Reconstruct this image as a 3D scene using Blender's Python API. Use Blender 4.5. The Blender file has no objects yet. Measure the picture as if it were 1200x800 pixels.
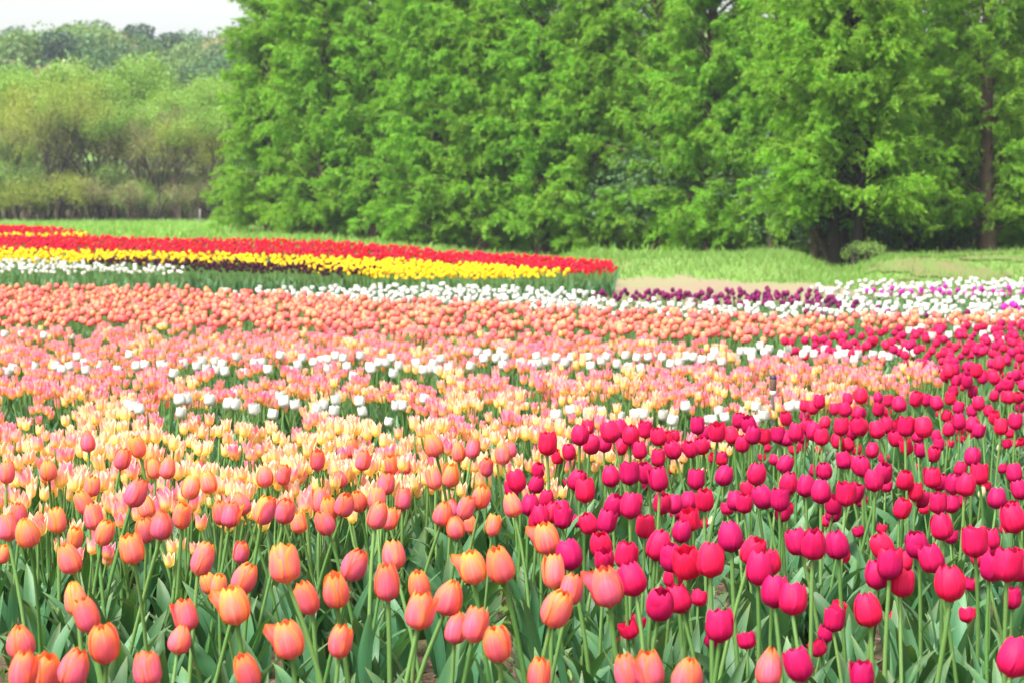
import bpy, math, random
import numpy as np
from mathutils import Vector

# ------------------------------------------------------------------ camera, sky, sun, exposure
SC = bpy.context.scene
COL = SC.collection
F_PX, YH, HC = 2333.0, 285.0, 1.10           # focal length in photo pixels, horizon row, eye height
PITCH = math.atan((400.0 - YH) / F_PX)
cam_d = bpy.data.cameras.new('camera')
cam = bpy.data.objects.new('camera', cam_d)
COL.objects.link(cam)
cam.location = (0, 0, HC)
cam.rotation_euler = (math.pi / 2 - PITCH, 0, 0)
cam_d.sensor_width = 36.0
cam_d.lens = 36.0 * F_PX / 1200.0
cam_d.clip_start = 0.05
cam_d.clip_end = 5000.0
cam_d.dof.use_dof = True
cam_d.dof.focus_distance = 5.2
cam_d.dof.aperture_fstop = 8.5
SC.camera = cam

SUN_EL, SUN_AZ = math.radians(56), math.radians(-140)   # azimuth from +Y, towards +X: behind the viewer, a little to the left
world = bpy.data.worlds.new('World')
SC.world = world
world.use_nodes = True
wn = world.node_tree
wn.nodes.clear()
sky = wn.nodes.new('ShaderNodeTexSky')
sky.sky_type = 'NISHITA'
sky.sun_disc = False
sky.sun_elevation = SUN_EL
sky.sun_rotation = SUN_AZ
sky.air_density = 1.6
sky.dust_density = 6.0
sky.ozone_density = 1.0
hs = wn.nodes.new('ShaderNodeHueSaturation')
hs.inputs['Saturation'].default_value = 0.22
bg = wn.nodes.new('ShaderNodeBackground')
bg.inputs['Strength'].default_value = 0.15
wo = wn.nodes.new('ShaderNodeOutputWorld')
wn.links.new(sky.outputs[0], hs.inputs['Color'])
wn.links.new(hs.outputs[0], bg.inputs['Color'])
wn.links.new(bg.outputs[0], wo.inputs['Surface'])

sun_d = bpy.data.lights.new('sun', 'SUN')
sun_d.energy = 2.5
sun_d.angle = math.radians(14)
sun_d.color = (1.0, 0.965, 0.91)
sun = bpy.data.objects.new('sun', sun_d)
COL.objects.link(sun)
sd = Vector((math.sin(SUN_AZ) * math.cos(SUN_EL), math.cos(SUN_AZ) * math.cos(SUN_EL), math.sin(SUN_EL)))
sun.rotation_euler = sd.to_track_quat('Z', 'Y').to_euler()

SC.view_settings.view_transform = 'Standard'
SC.view_settings.look = 'None'
SC.view_settings.gamma = 1.0
SC.view_settings.use_curve_mapping = False
SC.view_settings.exposure = 1.48
SC.render.engine = 'CYCLES'
SC.cycles.max_bounces = 6
SC.cycles.diffuse_bounces = 4
SC.cycles.transmission_bounces = 4
SC.cycles.volume_bounces = 0
SC.cycles.use_denoising = True
SC.cycles.caustics_reflective = False
SC.cycles.caustics_refractive = False

rng = np.random.default_rng(11)
random.seed(11)
PI = math.pi

# ------------------------------------------------------------------ terrain and picture geometry
L_D = np.array([0, 2.5, 6, 13, 19, 28, 36, 43, 65, 95, 130, 165, 230, 275, 330, 400.])
L_Z = np.array([-.09, -.06, 0, .0, .13, .33, .68, .96, 1.32, 2.0, 3.2, 7.4, 17.0, 20.5, 21.5, 21.])
R_Z = np.array([-.09, -.06, 0, .0, .11, .28, .40, .46, .52, 1.0, 2.6, 7.4, 16.5, 19.5, 20.5, 20.])

def sstep(a, b, x):
    t = np.clip((np.asarray(x, float) - a) / (b - a), 0, 1)
    return t * t * (3 - 2 * t)

def ground_z(x, y):
    x = np.asarray(x, float); y = np.asarray(y, float)
    a = x / np.maximum(np.abs(y), 4.0)
    w = sstep(-.13, .06, a)
    d = np.maximum(y, 0)
    z = (1 - w) * np.interp(d, L_D, L_Z) + w * np.interp(d, L_D, R_Z)
    # grass bank in front of the trees, with a gap where the dark tree stands
    side = sstep(.00, .05, a) * (1 - np.exp(-((a - .165) / .016) ** 2))
    prof = sstep(34.5, 40, d) * (1 - sstep(44, 52, d))
    z = z + .36 * side * prof * (1 + .18 * np.sin(x * 1.3) * np.sin(d * .6 + 1))
    z = z + 1.3 * sstep(150, 230, d) * (np.sin(x * .045 + 1) + .6 * np.sin(x * .11 + d * .03))
    return z

def ray(u, v):
    x = (u - 600.0) / F_PX; y = -(v - 400.0) / F_PX
    c, s = math.cos(PITCH), math.sin(PITCH)
    return np.array([x, c + y * s, -s + y * c])

def hit(u, v, h=0.0):
    """Point of the surface h above the terrain where the sight line of photo pixel (u, v) meets it."""
    r = ray(u, v)
    t = np.linspace(2.2, 140, 6000)
    z = HC + r[2] * t
    g = ground_z(r[0] * t, r[1] * t) + h
    k = np.argmax(z <= g)
    return np.array([r[0] * t[k], r[1] * t[k]])

def to_px(p):
    p = np.atleast_2d(p)
    c, s = math.cos(PITCH), math.sin(PITCH)
    dz = p[:, 2] - HC
    f = p[:, 1] * c - dz * s
    up = p[:, 1] * s + dz * c
    return 600 + F_PX * p[:, 0] / f, 400 - F_PX * up / f

# ------------------------------------------------------------------ mesh helpers
class MB:
    """Collects vertices, quads, texture coordinates and a per-piece random number; build() links ONE mesh object."""
    def __init__(s):
        s.V, s.Q, s.UV, s.R, s.M, s.n = [], [], [], [], [], 0
    def add(s, V, Q, uv=None, mat=0, r=0.0):
        V = np.asarray(V, float); Q = np.asarray(Q, int)
        s.V.append(V); s.Q.append(Q + s.n)
        s.UV.append(np.zeros((len(V), 2)) if uv is None else np.asarray(uv, float))
        s.R.append(np.broadcast_to(np.asarray(r, float), (len(V),)))
        s.M.append(np.broadcast_to(np.asarray(mat, int), (len(Q),)))
        s.n += len(V)
        return s
    def arrays(s):
        return (np.concatenate(s.V), np.concatenate(s.Q), np.concatenate(s.UV), np.concatenate(s.R), np.concatenate(s.M))
    def join(s, o, mat=None):
        V, Q, UV, R, M = o.arrays()
        s.add(V, Q, UV, M if mat is None else mat, R)
        return s
    def replicate(s, o, A, T, r):
        """copies of MB o under matrices A (k,3,3) and offsets T (k,3)"""
        V, Q, UV, R, M = o.arrays()
        k, n = len(T), len(V)
        if not k: return s
        W = np.einsum('kij,nj->kni', A, V) + T[:, None, :]
        QQ = (Q[None] + (np.arange(k) * n)[:, None, None]).reshape(-1, 4)
        s.add(W.reshape(-1, 3), QQ, np.tile(UV, (k, 1)), np.tile(M, k), (np.repeat(r, n) + np.tile(R, k)))
        return s
    def mesh(s, name, mats, smooth=True):
        V, Q, UV, R, M = s.arrays()
        me = bpy.data.meshes.new(name)
        me.vertices.add(len(V)); me.vertices.foreach_set('co', V.astype(np.float32).ravel())
        me.loops.add(Q.size); me.loops.foreach_set('vertex_index', Q.astype(np.int32).ravel())
        me.polygons.add(len(Q))
        me.polygons.foreach_set('loop_start', np.arange(0, Q.size, 4, dtype=np.int32))
        me.polygons.foreach_set('material_index', M.astype(np.int32))
        me.polygons.foreach_set('use_smooth', np.full(len(Q), bool(smooth)))
        uvl = me.uv_layers.new(name='UVMap')
        uvl.data.foreach_set('uv', UV[Q.ravel()].astype(np.float32).ravel())
        at = me.attributes.new('rnd', 'FLOAT', 'POINT')
        at.data.foreach_set('value', R.astype(np.float32))
        for m in (mats if isinstance(mats, (list, tuple)) else [mats]):
            me.materials.append(m)
        me.update()
        return me
    def build(s, name, mats, parent=None, smooth=True):
        return link(name, s.mesh(name, mats, smooth), parent)

def link(name, me, parent=None):
    o = bpy.data.objects.new(name, me)
    COL.objects.link(o)
    if parent is not None: o.parent = parent
    return o

def tag(o, label=None, cat=None, group=None, kind=None):
    if label: o['label'] = label
    if cat: o['category'] = cat
    if group: o['group'] = group
    if kind: o['kind'] = kind
    return o

def empty(name, loc=(0, 0, 0), rz=0.0, s=1.0):
    o = bpy.data.objects.new(name, None)
    o.empty_display_size = .05
    COL.objects.link(o)
    o.location = loc; o.rotation_euler = (0, 0, rz); o.scale = (s, s, s)
    return o

def copy_tree(o, parent=None):
    c = o.copy(); COL.objects.link(c); c.parent = parent
    for ch in KIDS.get(o.name, ()):
        copy_tree(ch, c)
    return c
KIDS = {}

def grid_q(nu, nv, off=0):
    i = np.arange(nu - 1)[None, :] + np.arange(nv - 1)[:, None] * nu
    return np.stack([i, i + 1, i + 1 + nu, i + nu], -1).reshape(-1, 4) + off

def tube(mb, P, R, n=6, mat=0, r=0.0):
    P = np.asarray(P, float); R = np.broadcast_to(np.asarray(R, float), (len(P),))
    T = np.gradient(P, axis=0); T /= np.linalg.norm(T, axis=1)[:, None] + 1e-9
    ref = np.array([1., 0, 0]) if abs(T[0, 0]) < .8 else np.array([0, 1., 0])
    A = np.cross(T, ref); A /= np.linalg.norm(A, axis=1)[:, None] + 1e-9
    B = np.cross(T, A)
    th = np.linspace(0, 2 * PI, n, endpoint=False)
    V = P[:, None] + R[:, None, None] * (np.cos(th)[None, :, None] * A[:, None] + np.sin(th)[None, :, None] * B[:, None])
    k = len(P)
    i = np.arange(n); j = (i + 1) % n
    Q = np.concatenate([np.stack([a * n + i, a * n + j, (a + 1) * n + j, (a + 1) * n + i], -1) for a in range(k - 1)])
    uv = np.stack(np.broadcast_arrays((np.arange(n) / n)[None, :], np.linspace(0, 1, k)[:, None]), -1).reshape(-1, 2)
    mb.add(V.reshape(-1, 3), Q, uv, mat, r)

def rotz(a):
    a = np.asarray(a, float); c, s, z, o = np.cos(a), np.sin(a), np.zeros_like(a), np.ones_like(a)
    return np.stack([np.stack([c, -s, z], -1), np.stack([s, c, z], -1), np.stack([z, z, o], -1)], -2)

def frame_to(t):
    """rotation taking +Z to the direction t"""
    return np.array(Vector((0, 0, 1)).rotation_difference(Vector(t)).to_matrix())

# ------------------------------------------------------------------ materials
class NT:
    def __init__(s, name):
        s.m = bpy.data.materials.new(name); s.m.use_nodes = True
        s.t = s.m.node_tree; s.t.nodes.clear()
    def n(s, kind, **kw):
        nd = s.t.nodes.new(kind)
        for k, v in kw.items(): setattr(nd, k, v)
        return nd
    def l(s, a, b): s.t.links.new(a, b)
    def math(s, op, a, b=None, c=None, clamp=False):
        nd = s.n('ShaderNodeMath', operation=op, use_clamp=clamp)
        for i, x in enumerate((a, b, c)):
            if x is None: continue
            if isinstance(x, (int, float)): nd.inputs[i].default_value = x
            else: s.l(x, nd.inputs[i])
        return nd.outputs[0]
    def mix(s, fac, a, b, blend='MIX'):
        nd = s.n('ShaderNodeMix', data_type='RGBA', blend_type=blend)
        for sock, x in ((nd.inputs[0], fac), (nd.inputs[6], a), (nd.inputs[7], b)):
            if isinstance(x, (int, float)): sock.default_value = x
            elif isinstance(x, (tuple, list)): sock.default_value = (*x, 1) if len(x) == 3 else x
            else: s.l(x, sock)
        return nd.outputs[2]
    def ramp(s, fac, stops):
        nd = s.n('ShaderNodeValToRGB')
        e = nd.color_ramp.elements
        while len(e) < len(stops): e.new(.5)
        for q, (p, c) in zip(e, stops):
            q.position = p; q.color = (*c, 1) if isinstance(c, (tuple, list)) else (c, c, c, 1)
        s.l(fac, nd.inputs[0])
        return nd.outputs[0]
    def noise(s, scale, vec=None, detail=3.0, rough=.55):
        nd = s.n('ShaderNodeTexNoise'); nd.inputs['Scale'].default_value = scale
        nd.inputs['Detail'].default_value = detail; nd.inputs['Roughness'].default_value = rough
        if vec is not None: s.l(vec, nd.inputs['Vector'])
        return nd.outputs[0]
    def rand(s):
        a = s.n('ShaderNodeAttribute', attribute_name='rnd')
        o = s.n('ShaderNodeObjectInfo')
        return s.math('FRACT', s.math('ADD', a.outputs['Fac'], o.outputs['Random']))
    def hsv(s, col, h=.5, sat=1.0, val=1.0):
        nd = s.n('ShaderNodeHueSaturation')
        for k, x in (('Hue', h), ('Saturation', sat), ('Value', val)):
            if isinstance(x, (int, float)): nd.inputs[k].default_value = x
            else: s.l(x, nd.inputs[k])
        s.l(col, nd.inputs['Color'])
        return nd.outputs[0]
    def finish(s, col, rough=.6, spec=.3, trans=0.0, bump=None, bstr=.3, bdist=.01, tcol=None, coat=0):
        p = s.n('ShaderNodeBsdfPrincipled')
        if isinstance(col, (tuple, list)): p.inputs['Base Color'].default_value = (*col, 1)
        else: s.l(col, p.inputs['Base Color'])
        p.inputs['Roughness'].default_value = rough
        p.inputs['Specular IOR Level'].default_value = spec
        if bump is not None:
            b = s.n('ShaderNodeBump'); b.inputs['Strength'].default_value = bstr; b.inputs['Distance'].default_value = bdist
            s.l(bump, b.inputs['Height']); s.l(b.outputs[0], p.inputs['Normal'])
        out = s.n('ShaderNodeOutputMaterial')
        if trans > 0:
            t = s.n('ShaderNodeBsdfTranslucent')
            c = tcol if tcol is not None else col
            if isinstance(c, (tuple, list)): t.inputs['Color'].default_value = (*c, 1)
            else: s.l(c, t.inputs['Color'])
            mx = s.n('ShaderNodeMixShader'); mx.inputs[0].default_value = trans
            s.l(p.outputs[0], mx.inputs[1]); s.l(t.outputs[0], mx.inputs[2]); s.l(mx.outputs[0], out.inputs['Surface'])
        else:
            s.l(p.outputs[0], out.inputs['Surface'])
        return s.m

def petal_mat(name, mid, edge, base, tip=None, flame=1.0, var=.12, hue=.012, trans=.3, base_h=.16, rough=.55, streak=.3, tip_pow=5.0):
    """petal colour from its own coordinates: a flush along the middle, another colour on rim and tip, a pale foot"""
    s = NT(name)
    uv = s.n('ShaderNodeUVMap'); sep = s.n('ShaderNodeSeparateXYZ'); s.l(uv.outputs[0], sep.inputs[0])
    U, Vv = sep.outputs[0], sep.outputs[1]
    R = s.rand()
    across = s.math('ABSOLUTE', s.math('MULTIPLY_ADD', U, 2.0, -1.0))
    mp = s.n('ShaderNodeCombineXYZ'); s.l(s.math('MULTIPLY', U, 26.0), mp.inputs[0]); s.l(s.math('MULTIPLY', Vv, 1.6), mp.inputs[1]); s.l(s.math('MULTIPLY', R, 40.0), mp.inputs[2])
    st = s.noise(1.0, mp.outputs[0], 2.0)
    rim = s.math('ADD', s.math('MULTIPLY', s.math('POWER', across, 2.4), .80 * flame), s.math('MULTIPLY', s.math('POWER', Vv, 4.0), .62 * flame))
    rim = s.math('ADD', rim, s.math('MULTIPLY', s.math('SUBTRACT', st, .5), .5))
    rim = s.math('ADD', rim, s.math('MULTIPLY', s.math('SUBTRACT', R, .45), .40), clamp=True)
    c = s.mix(rim, mid, edge)
    if tip is not None:
        c = s.mix(s.math('MULTIPLY', s.math('POWER', Vv, tip_pow), .85, clamp=True), c, tip)
    low = s.math('SUBTRACT', 1.0, s.math('DIVIDE', Vv, base_h), clamp=True)
    c = s.mix(low, c, base)
    mid_rib = s.math('MULTIPLY', s.math('POWER', s.math('SUBTRACT', 1.0, across, clamp=True), 14.0), .35)
    c = s.mix(s.math('ADD', s.math('MULTIPLY', s.math('SUBTRACT', st, .42, clamp=True), streak * 4), mid_rib, clamp=True), c, (1, 1, 1), 'SOFT_LIGHT')
    c = s.mix(s.math('MULTIPLY', s.math('SUBTRACT', .58, st, clamp=True), streak * 3, clamp=True), c, (.25, .25, .25), 'SOFT_LIGHT')
    c = s.hsv(c, s.math('MULTIPLY_ADD', R, hue * 2, .5 - hue), 1.0, s.math('MULTIPLY_ADD', R, var * 2, 1 - var))
    return s.finish(c, rough, .16, trans, st, .35, .002)

def leaf_mat(name, a, b, var=.2, hue=.015, trans=.35, rough=.55, spec=.3, nscale=0.0, tmul=(1.25, 1.35, .6)):
    s = NT(name)
    R = s.rand()
    at = s.n('ShaderNodeAttribute', attribute_name='rnd')
    c = s.mix(s.math('FRACT', s.math('MULTIPLY', at.outputs['Fac'], 7.31)), a, b)
    if nscale:
        tc = s.n('ShaderNodeTexCoord')
        c = s.hsv(c, 0.5, 1.0, s.math('MULTIPLY_ADD', s.noise(nscale, tc.outputs['Object'], 2.0), .7, .65))
    c = s.hsv(c, s.math('MULTIPLY_ADD', R, hue * 2, .5 - hue), 1.0, s.math('MULTIPLY_ADD', R, var * 2, 1 - var))
    tc2 = s.mix(1.0, c, tmul, 'MULTIPLY')
    return s.finish(c, rough, spec, trans, tcol=tc2)

def blade_mat(name, a, b, rough=.42):
    """tulip leaf: bluish waxy green with fine lengthwise veins"""
    s = NT(name)
    uv = s.n('ShaderNodeUVMap'); sep = s.n('ShaderNodeSeparateXYZ'); s.l(uv.outputs[0], sep.inputs[0])
    R = s.rand()
    mp = s.n('ShaderNodeCombineXYZ'); s.l(s.math('MULTIPLY', sep.outputs[0], 34.0), mp.inputs[0]); s.l(s.math('MULTIPLY', sep.outputs[1], 2.0), mp.inputs[1]); s.l(s.math('MULTIPLY', R, 20.0), mp.inputs[2])
    st = s.noise(1.0, mp.outputs[0], 2.0)
    c = s.mix(st, a, b)
    c = s.mix(s.math('MULTIPLY', s.math('POWER', sep.outputs[1], 6.0), .35), c, (.25, .25, .08))
    c = s.hsv(c, s.math('MULTIPLY_ADD', R, .03, .485), 1.0, s.math('MULTIPLY_ADD', R, .5, .75))
    return s.finish(c, rough, .30, .22, st, .3, .002, tcol=s.mix(1.0, c, (1.3, 1.4, .5), 'MULTIPLY'))

M = {}
M['orange'] = petal_mat('orange_petal', (.76, .105, .155), (.84, .175, .032), (.72, .26, .10), tip=(.84, .20, .028), streak=.35)
M['crimson'] = petal_mat('crimson_petal', (.50, .005, .068), (.60, .011, .085), (.42, .008, .06), tip=(.62, .013, .09), hue=.010, var=.2, base_h=.08)
M['white'] = petal_mat('white_petal', (.62, .62, .555), (.64, .64, .60), (.46, .54, .24), hue=.0, var=.05, base_h=.22, streak=.1)
M['blush'] = petal_mat('pink_and_yellow_petal', (.80, .125, .23), (.86, .45, .38), (.86, .56, .04), tip=(.80, .19, .32), flame=.85, hue=.012, var=.08, base_h=.66, tip_pow=6.0, streak=.35)
M['lemon'] = petal_mat('cream_and_pink_petal', (.80, .20, .27), (.88, .74, .38), (.86, .66, .06), tip=(.84, .36, .38), flame=1.25, hue=.010, var=.06, base_h=.84, tip_pow=5.0, streak=.3)
M['salmon'] = petal_mat('salmon_petal', (.80, .165, .135), (.84, .24, .125), (.75, .34, .18), hue=.015, var=.08)
M['red'] = petal_mat('red_petal', (.50, .002, .022), (.56, .003, .026), (.6, .02, .02), hue=.008, var=.15, base_h=.06)
M['yellow'] = petal_mat('yellow_petal', (.84, .52, .005), (.86, .58, .008), (.70, .52, .03), hue=.008, var=.08)
M['maroon'] = petal_mat('dark_maroon_petal', (.028, .002, .010), (.038, .003, .014), (.04, .01, .02), hue=.01, var=.25)
M['plum'] = petal_mat('plum_petal', (.13, .006, .065), (.18, .010, .09), (.09, .01, .05), hue=.015, var=.25)
M['magenta'] = petal_mat('magenta_petal', (.50, .015, .30), (.56, .03, .36), (.4, .05, .25), hue=.015, var=.15)
M['bud'] = petal_mat('bud_petal', (.50, .44, .24), (.55, .40, .26), (.35, .42, .15), hue=.01, var=.1)
s = NT('tulip_stem'); R = s.rand()
M['stem'] = s.finish(s.hsv(s.mix(R, (.070, .170, .036), (.13, .235, .062)), .5, 1.0, 1.0), .45, .35, .12)
M['blade'] = blade_mat('tulip_leaf', (.024, .092, .034), (.062, .170, .070))
M['fern'] = leaf_mat('dawn_redwood_foliage', (.130, .285, .013), (.220, .410, .034), var=.18, hue=.016, trans=.5, nscale=.7)
M['leaf_yellow'] = leaf_mat('spring_leaf_yellow', (.235, .28, .038), (.30, .335, .06), trans=.35, nscale=.5)
M['leaf_bright'] = leaf_mat('spring_leaf_bright', (.15, .27, .036), (.22, .35, .058), trans=.38, nscale=.5)
M['leaf_silver'] = leaf_mat('spring_leaf_silvery', (.25, .34, .10), (.42, .46, .24), trans=.3, nscale=.5)
M['leaf_olive'] = leaf_mat('olive_brown_leaf', (.17, .19, .06), (.23, .20, .10), trans=.3, nscale=.5)
M['leaf_tan'] = leaf_mat('budding_tan_leaf', (.25, .19, .12), (.30, .25, .16), trans=.25, nscale=.4)
M['leaf_mid'] = leaf_mat('mid_green_leaf', (.095, .185, .035), (.15, .25, .055), trans=.3, nscale=.4)
M['leaf_pine'] = leaf_mat('dark_pine_needles', (.026, .062, .034), (.045, .088, .048), trans=.15, nscale=.5)
M['hill_green'] = leaf_mat('hillside_green_leaf', (.050, .115, .040), (.080, .16, .052), trans=.3, nscale=.4)
M['hill_light'] = leaf_mat('hillside_light_leaf', (.10, .175, .045), (.15, .23, .065), trans=.3, nscale=.4)
M['leaf_shrub'] = leaf_mat('shrub_leaf', (.11, .19, .035), (.17, .26, .055), trans=.3, nscale=1.0)
s = NT('bark'); tc = s.n('ShaderNodeTexCoord')
nz = s.noise(9.0, tc.outputs['Object'], 5.0)
M['bark'] = s.finish(s.mix(nz, (.045, .030, .022), (.14, .095, .070)), .85, .2, 0, nz, .6, .03)
s = NT('dark_bark'); tc = s.n('ShaderNodeTexCoord')
nz = s.noise(9.0, tc.outputs['Object'], 5.0)
M['bark_dark'] = s.finish(s.mix(nz, (.008, .006, .005), (.026, .020, .016)), .85, .2, 0, nz, .6, .03)
s = NT('grey_bark'); tc = s.n('ShaderNodeTexCoord')
nz = s.noise(6.0, tc.outputs['Object'], 5.0)
M['bark_grey'] = s.finish(s.mix(nz, (.06, .048, .042), (.17, .14, .125)), .85, .2, 0, nz, .5, .03)

s = NT('soil'); tc = s.n('ShaderNodeTexCoord')
n1 = s.noise(55.0, tc.outputs['Object'], 6.0, .7); n2 = s.noise(1.6, tc.outputs['Object'], 4.0); n3 = s.noise(14.0, tc.outputs['Object'], 4.0)
c = s.ramp(n1, [(.3, (.050, .030, .020)), (.52, (.135, .085, .060)), (.72, (.25, .175, .135))])
c = s.mix(s.ramp(n3, [(.5, 0.0), (.66, .65)]), c, (.085, .14, .035))
M['soil'] = s.finish(s.mix(s.ramp(n2, [(.4, 0.0), (.7, .5)]), c, (.14, .10, .06)), .9, .15, 0, n1, .9, .02)
s = NT('bare_path'); tc = s.n('ShaderNodeTexCoord')
n1 = s.noise(20.0, tc.outputs['Object'], 5.0, .65); n2 = s.noise(.55, tc.outputs['Object'], 4.0)
c = s.mix(n1, (.15, .11, .075), (.235, .18, .125))
M['path'] = s.finish(s.mix(s.ramp(n2, [(.45, 0.0), (.66, .6)]), c, (.15, .20, .06)), .9, .15, 0, n1, .5, .02)
s = NT('bare_earth'); tc = s.n('ShaderNodeTexCoord')
n1 = s.noise(3.0, tc.outputs['Object'], 6.0, .7)
M['earth'] = s.finish(s.ramp(n1, [(.40, (.085, .15, .03)), (.56, (.12, .11, .045)), (.72, (.17, .12, .07))]), .9, .15, 0, n1, .6, .03)
s = NT('meadow'); tc = s.n('ShaderNodeTexCoord')
n1 = s.noise(9.0, tc.outputs['Object'], 6.0, .7); n2 = s.noise(.35, tc.outputs['Object'], 5.0)
c = s.mix(n1, (.085, .165, .030), (.17, .26, .065))
M['meadow'] = s.finish(s.mix(s.ramp(n2, [(.52, 0.0), (.75, .55)]), c, (.21, .165, .085)), .9, .15, 0, n1, .6, .05)

# ------------------------------------------------------------------ ground, hill, soil, path
def sheet(name, xs, ys, mat, off=0.0, keep=None, label=None):
    X, Y = np.meshgrid(xs, ys)
    Z = ground_z(X, Y) + off
    Q = grid_q(len(xs), len(ys))
    V = np.stack([X, Y, Z], -1).reshape(-1, 3)
    if keep is not None:
        c = V[Q].mean(1)
        Q = Q[keep(c[:, 0], c[:, 1])]
    mb = MB(); mb.add(V, Q)
    return tag(mb.build(name, mat), kind='structure')

gx = np.concatenate([np.linspace(-240, -80, 20)[:-1], np.linspace(-80, -20, 61)[:-1], np.arange(-20, 20, .5), np.linspace(20, 80, 61), np.linspace(80, 240, 20)[1:]])
gy = np.concatenate([np.linspace(-60, 0, 12)[:-1], np.arange(0, 60, .5), np.arange(60, 180, 2.0), np.linspace(180, 400, 60)])
sheet('ground', gx, gy, M['meadow'])

PATH_PX = [(-60, 336), (300, 336), (600, 334), (715, 326), (800, 328.5), (900, 332.5), (955, 335), (1000, 343), (1260, 345)]
PATH_A = [(u - 600) / F_PX for u, v in PATH_PX]
PATH_D = [hit(u, v)[1] for u, v in PATH_PX]
print('path depth', PATH_D)
def path_back(a):                     # depth where the bare path meets grass, by bearing
    return np.interp(a, PATH_A, PATH_D) + .3 * np.sin(a * 90) + .2 * np.sin(a * 310)
sheet('soil_path', np.arange(-14, 14, .15), np.arange(21, 40, .15), M['path'], .03,
      lambda x, y: y < path_back(x / y))
sheet('soil', np.arange(-12, 12.1, .25), np.arange(-1, 25, .25), M['soil'], .05,
      lambda x, y: (np.abs(x) < 3.0 + y * .36) & (y < np.interp(x / y, [-.2, -.05, .1, .16, .25], [22.5, 23.5, 25, 27, 27])))

s = NT('woodland_floor'); tc = s.n('ShaderNodeTexCoord')
n1 = s.noise(6.0, tc.outputs['Object'], 6.0, .7)
M['floor'] = s.finish(s.mix(n1, (.035, .030, .018), (.085, .085, .035)), .95, .1, 0, n1, .6, .05)
sheet('woodland_floor', np.arange(-70, 46, 1.0), np.arange(50, 160, 1.0), M['floor'], .06,
      lambda x, y: np.where(x / y > -.142, y > np.interp(x / y, [-.15, .05, .3], [61, 53, 47]), y > 97))

sheet('bare_earth', np.arange(5.5, 16, .2), np.arange(33, 47, .2), M['earth'], .035,
      lambda x, y: (x / y > .178) & (np.sin(x * 1.5 + y * .4) * np.sin(y * .8 + 1 + x * .3) + .35 * np.sin(x * 5.1) * np.sin(y * 3.3) > .15))

# ------------------------------------------------------------------ tulips
def petal(mb, phi, Rm, H, inner, rg, shape, flare=0.0, nu=7, nt=9, mat=0):
    t = np.linspace(0, 1, nt)[:, None]; u = np.linspace(-1, 1, nu)[None, :]
    top, peak, amax, point = shape['top'], shape['peak'], shape['amax'], shape['point']
    up = np.clip((t - peak) / (1 - peak), 0, 1)
    lo = np.clip(t / peak, 0, 1)
    r = np.where(t < peak, np.sqrt(np.clip(1 - (1 - lo) ** 2.2, 0, 1)), 1 - (1 - top) * up ** shape.get('pow', 1.9))
    r = np.maximum(r, .10)
    wob = rg.normal(0, shape.get('wob', .035)) * up + .02 * np.sin(u * 3 + rg.uniform(0, 6)) * up
    r = Rm * (r * (.93 if inner else 1.0) + wob) * (1 - .05 * u ** 2 * (1 if inner else -.25)) + Rm * .035 * np.exp(-(u / .22) ** 2) * np.sin(t * PI)
    r = r + flare * Rm * np.clip((t - .42) / .58, 0, 1) ** 1.5
    a = amax * (1.0 if inner else .88) * np.where(t < peak, .62 + .38 * np.sin(lo * PI / 2), np.clip(1 - up ** point, 0.012, 1) ** shape.get('round', .55))
    z = H * (t * (1.0 if not inner else 1.02) - .035 * u ** 2 * t) * (1 + rg.normal(0, .015))
    z = z - flare * H * .10 * np.clip((t - .6) / .4, 0, 1) ** 1.6
    th = phi + a * u + rg.normal(0, .03)
    V = np.stack([r * np.cos(th), r * np.sin(th), z + 0 * th], -1)
    uv = np.stack(np.broadcast_arrays((u + 1) / 2, t), -1)
    mb.add(V.reshape(-1, 3), grid_q(nu, nt), uv.reshape(-1, 2), mat, rg.uniform(0, .12))

CUP = dict(top=.46, peak=.42, amax=1.14, point=3.4, pow=2.5, round=.5)
EGG = dict(top=.30, peak=.40, amax=1.14, point=3.0, pow=2.2, round=.5)
OPEN = dict(top=1.02, peak=.45, amax=.95, point=2.2, pow=1.3, round=.6)
TUMBLER = dict(top=.90, peak=.42, amax=1.12, point=3.6, pow=1.6)
LILY = dict(top=1.30, peak=.42, amax=.70, point=1.5, pow=1.6, round=.8)
BUD = dict(top=.18, peak=.38, amax=1.15, point=1.8)

def bloom(shape, Rm, H, rg, flare=0.0, nu=7, nt=9, flare_at=None):
    mb = MB()
    ph = rg.uniform(0, 2 * PI) if flare_at is None else flare_at
    for k in range(3):
        petal(mb, ph + PI / 3 + k * 2 * PI / 3, Rm, H, True, rg, shape, 0, nu, nt)
    for k in range(3):
        petal(mb, ph + k * 2 * PI / 3, Rm, H, False, rg, shape, flare if k == 0 else 0.0, nu, nt)
    return mb

def placed(mb, A, T):
    o = MB(); o.replicate(mb, np.asarray(A)[None], np.asarray(T, float)[None], np.zeros(1)); return o

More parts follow.
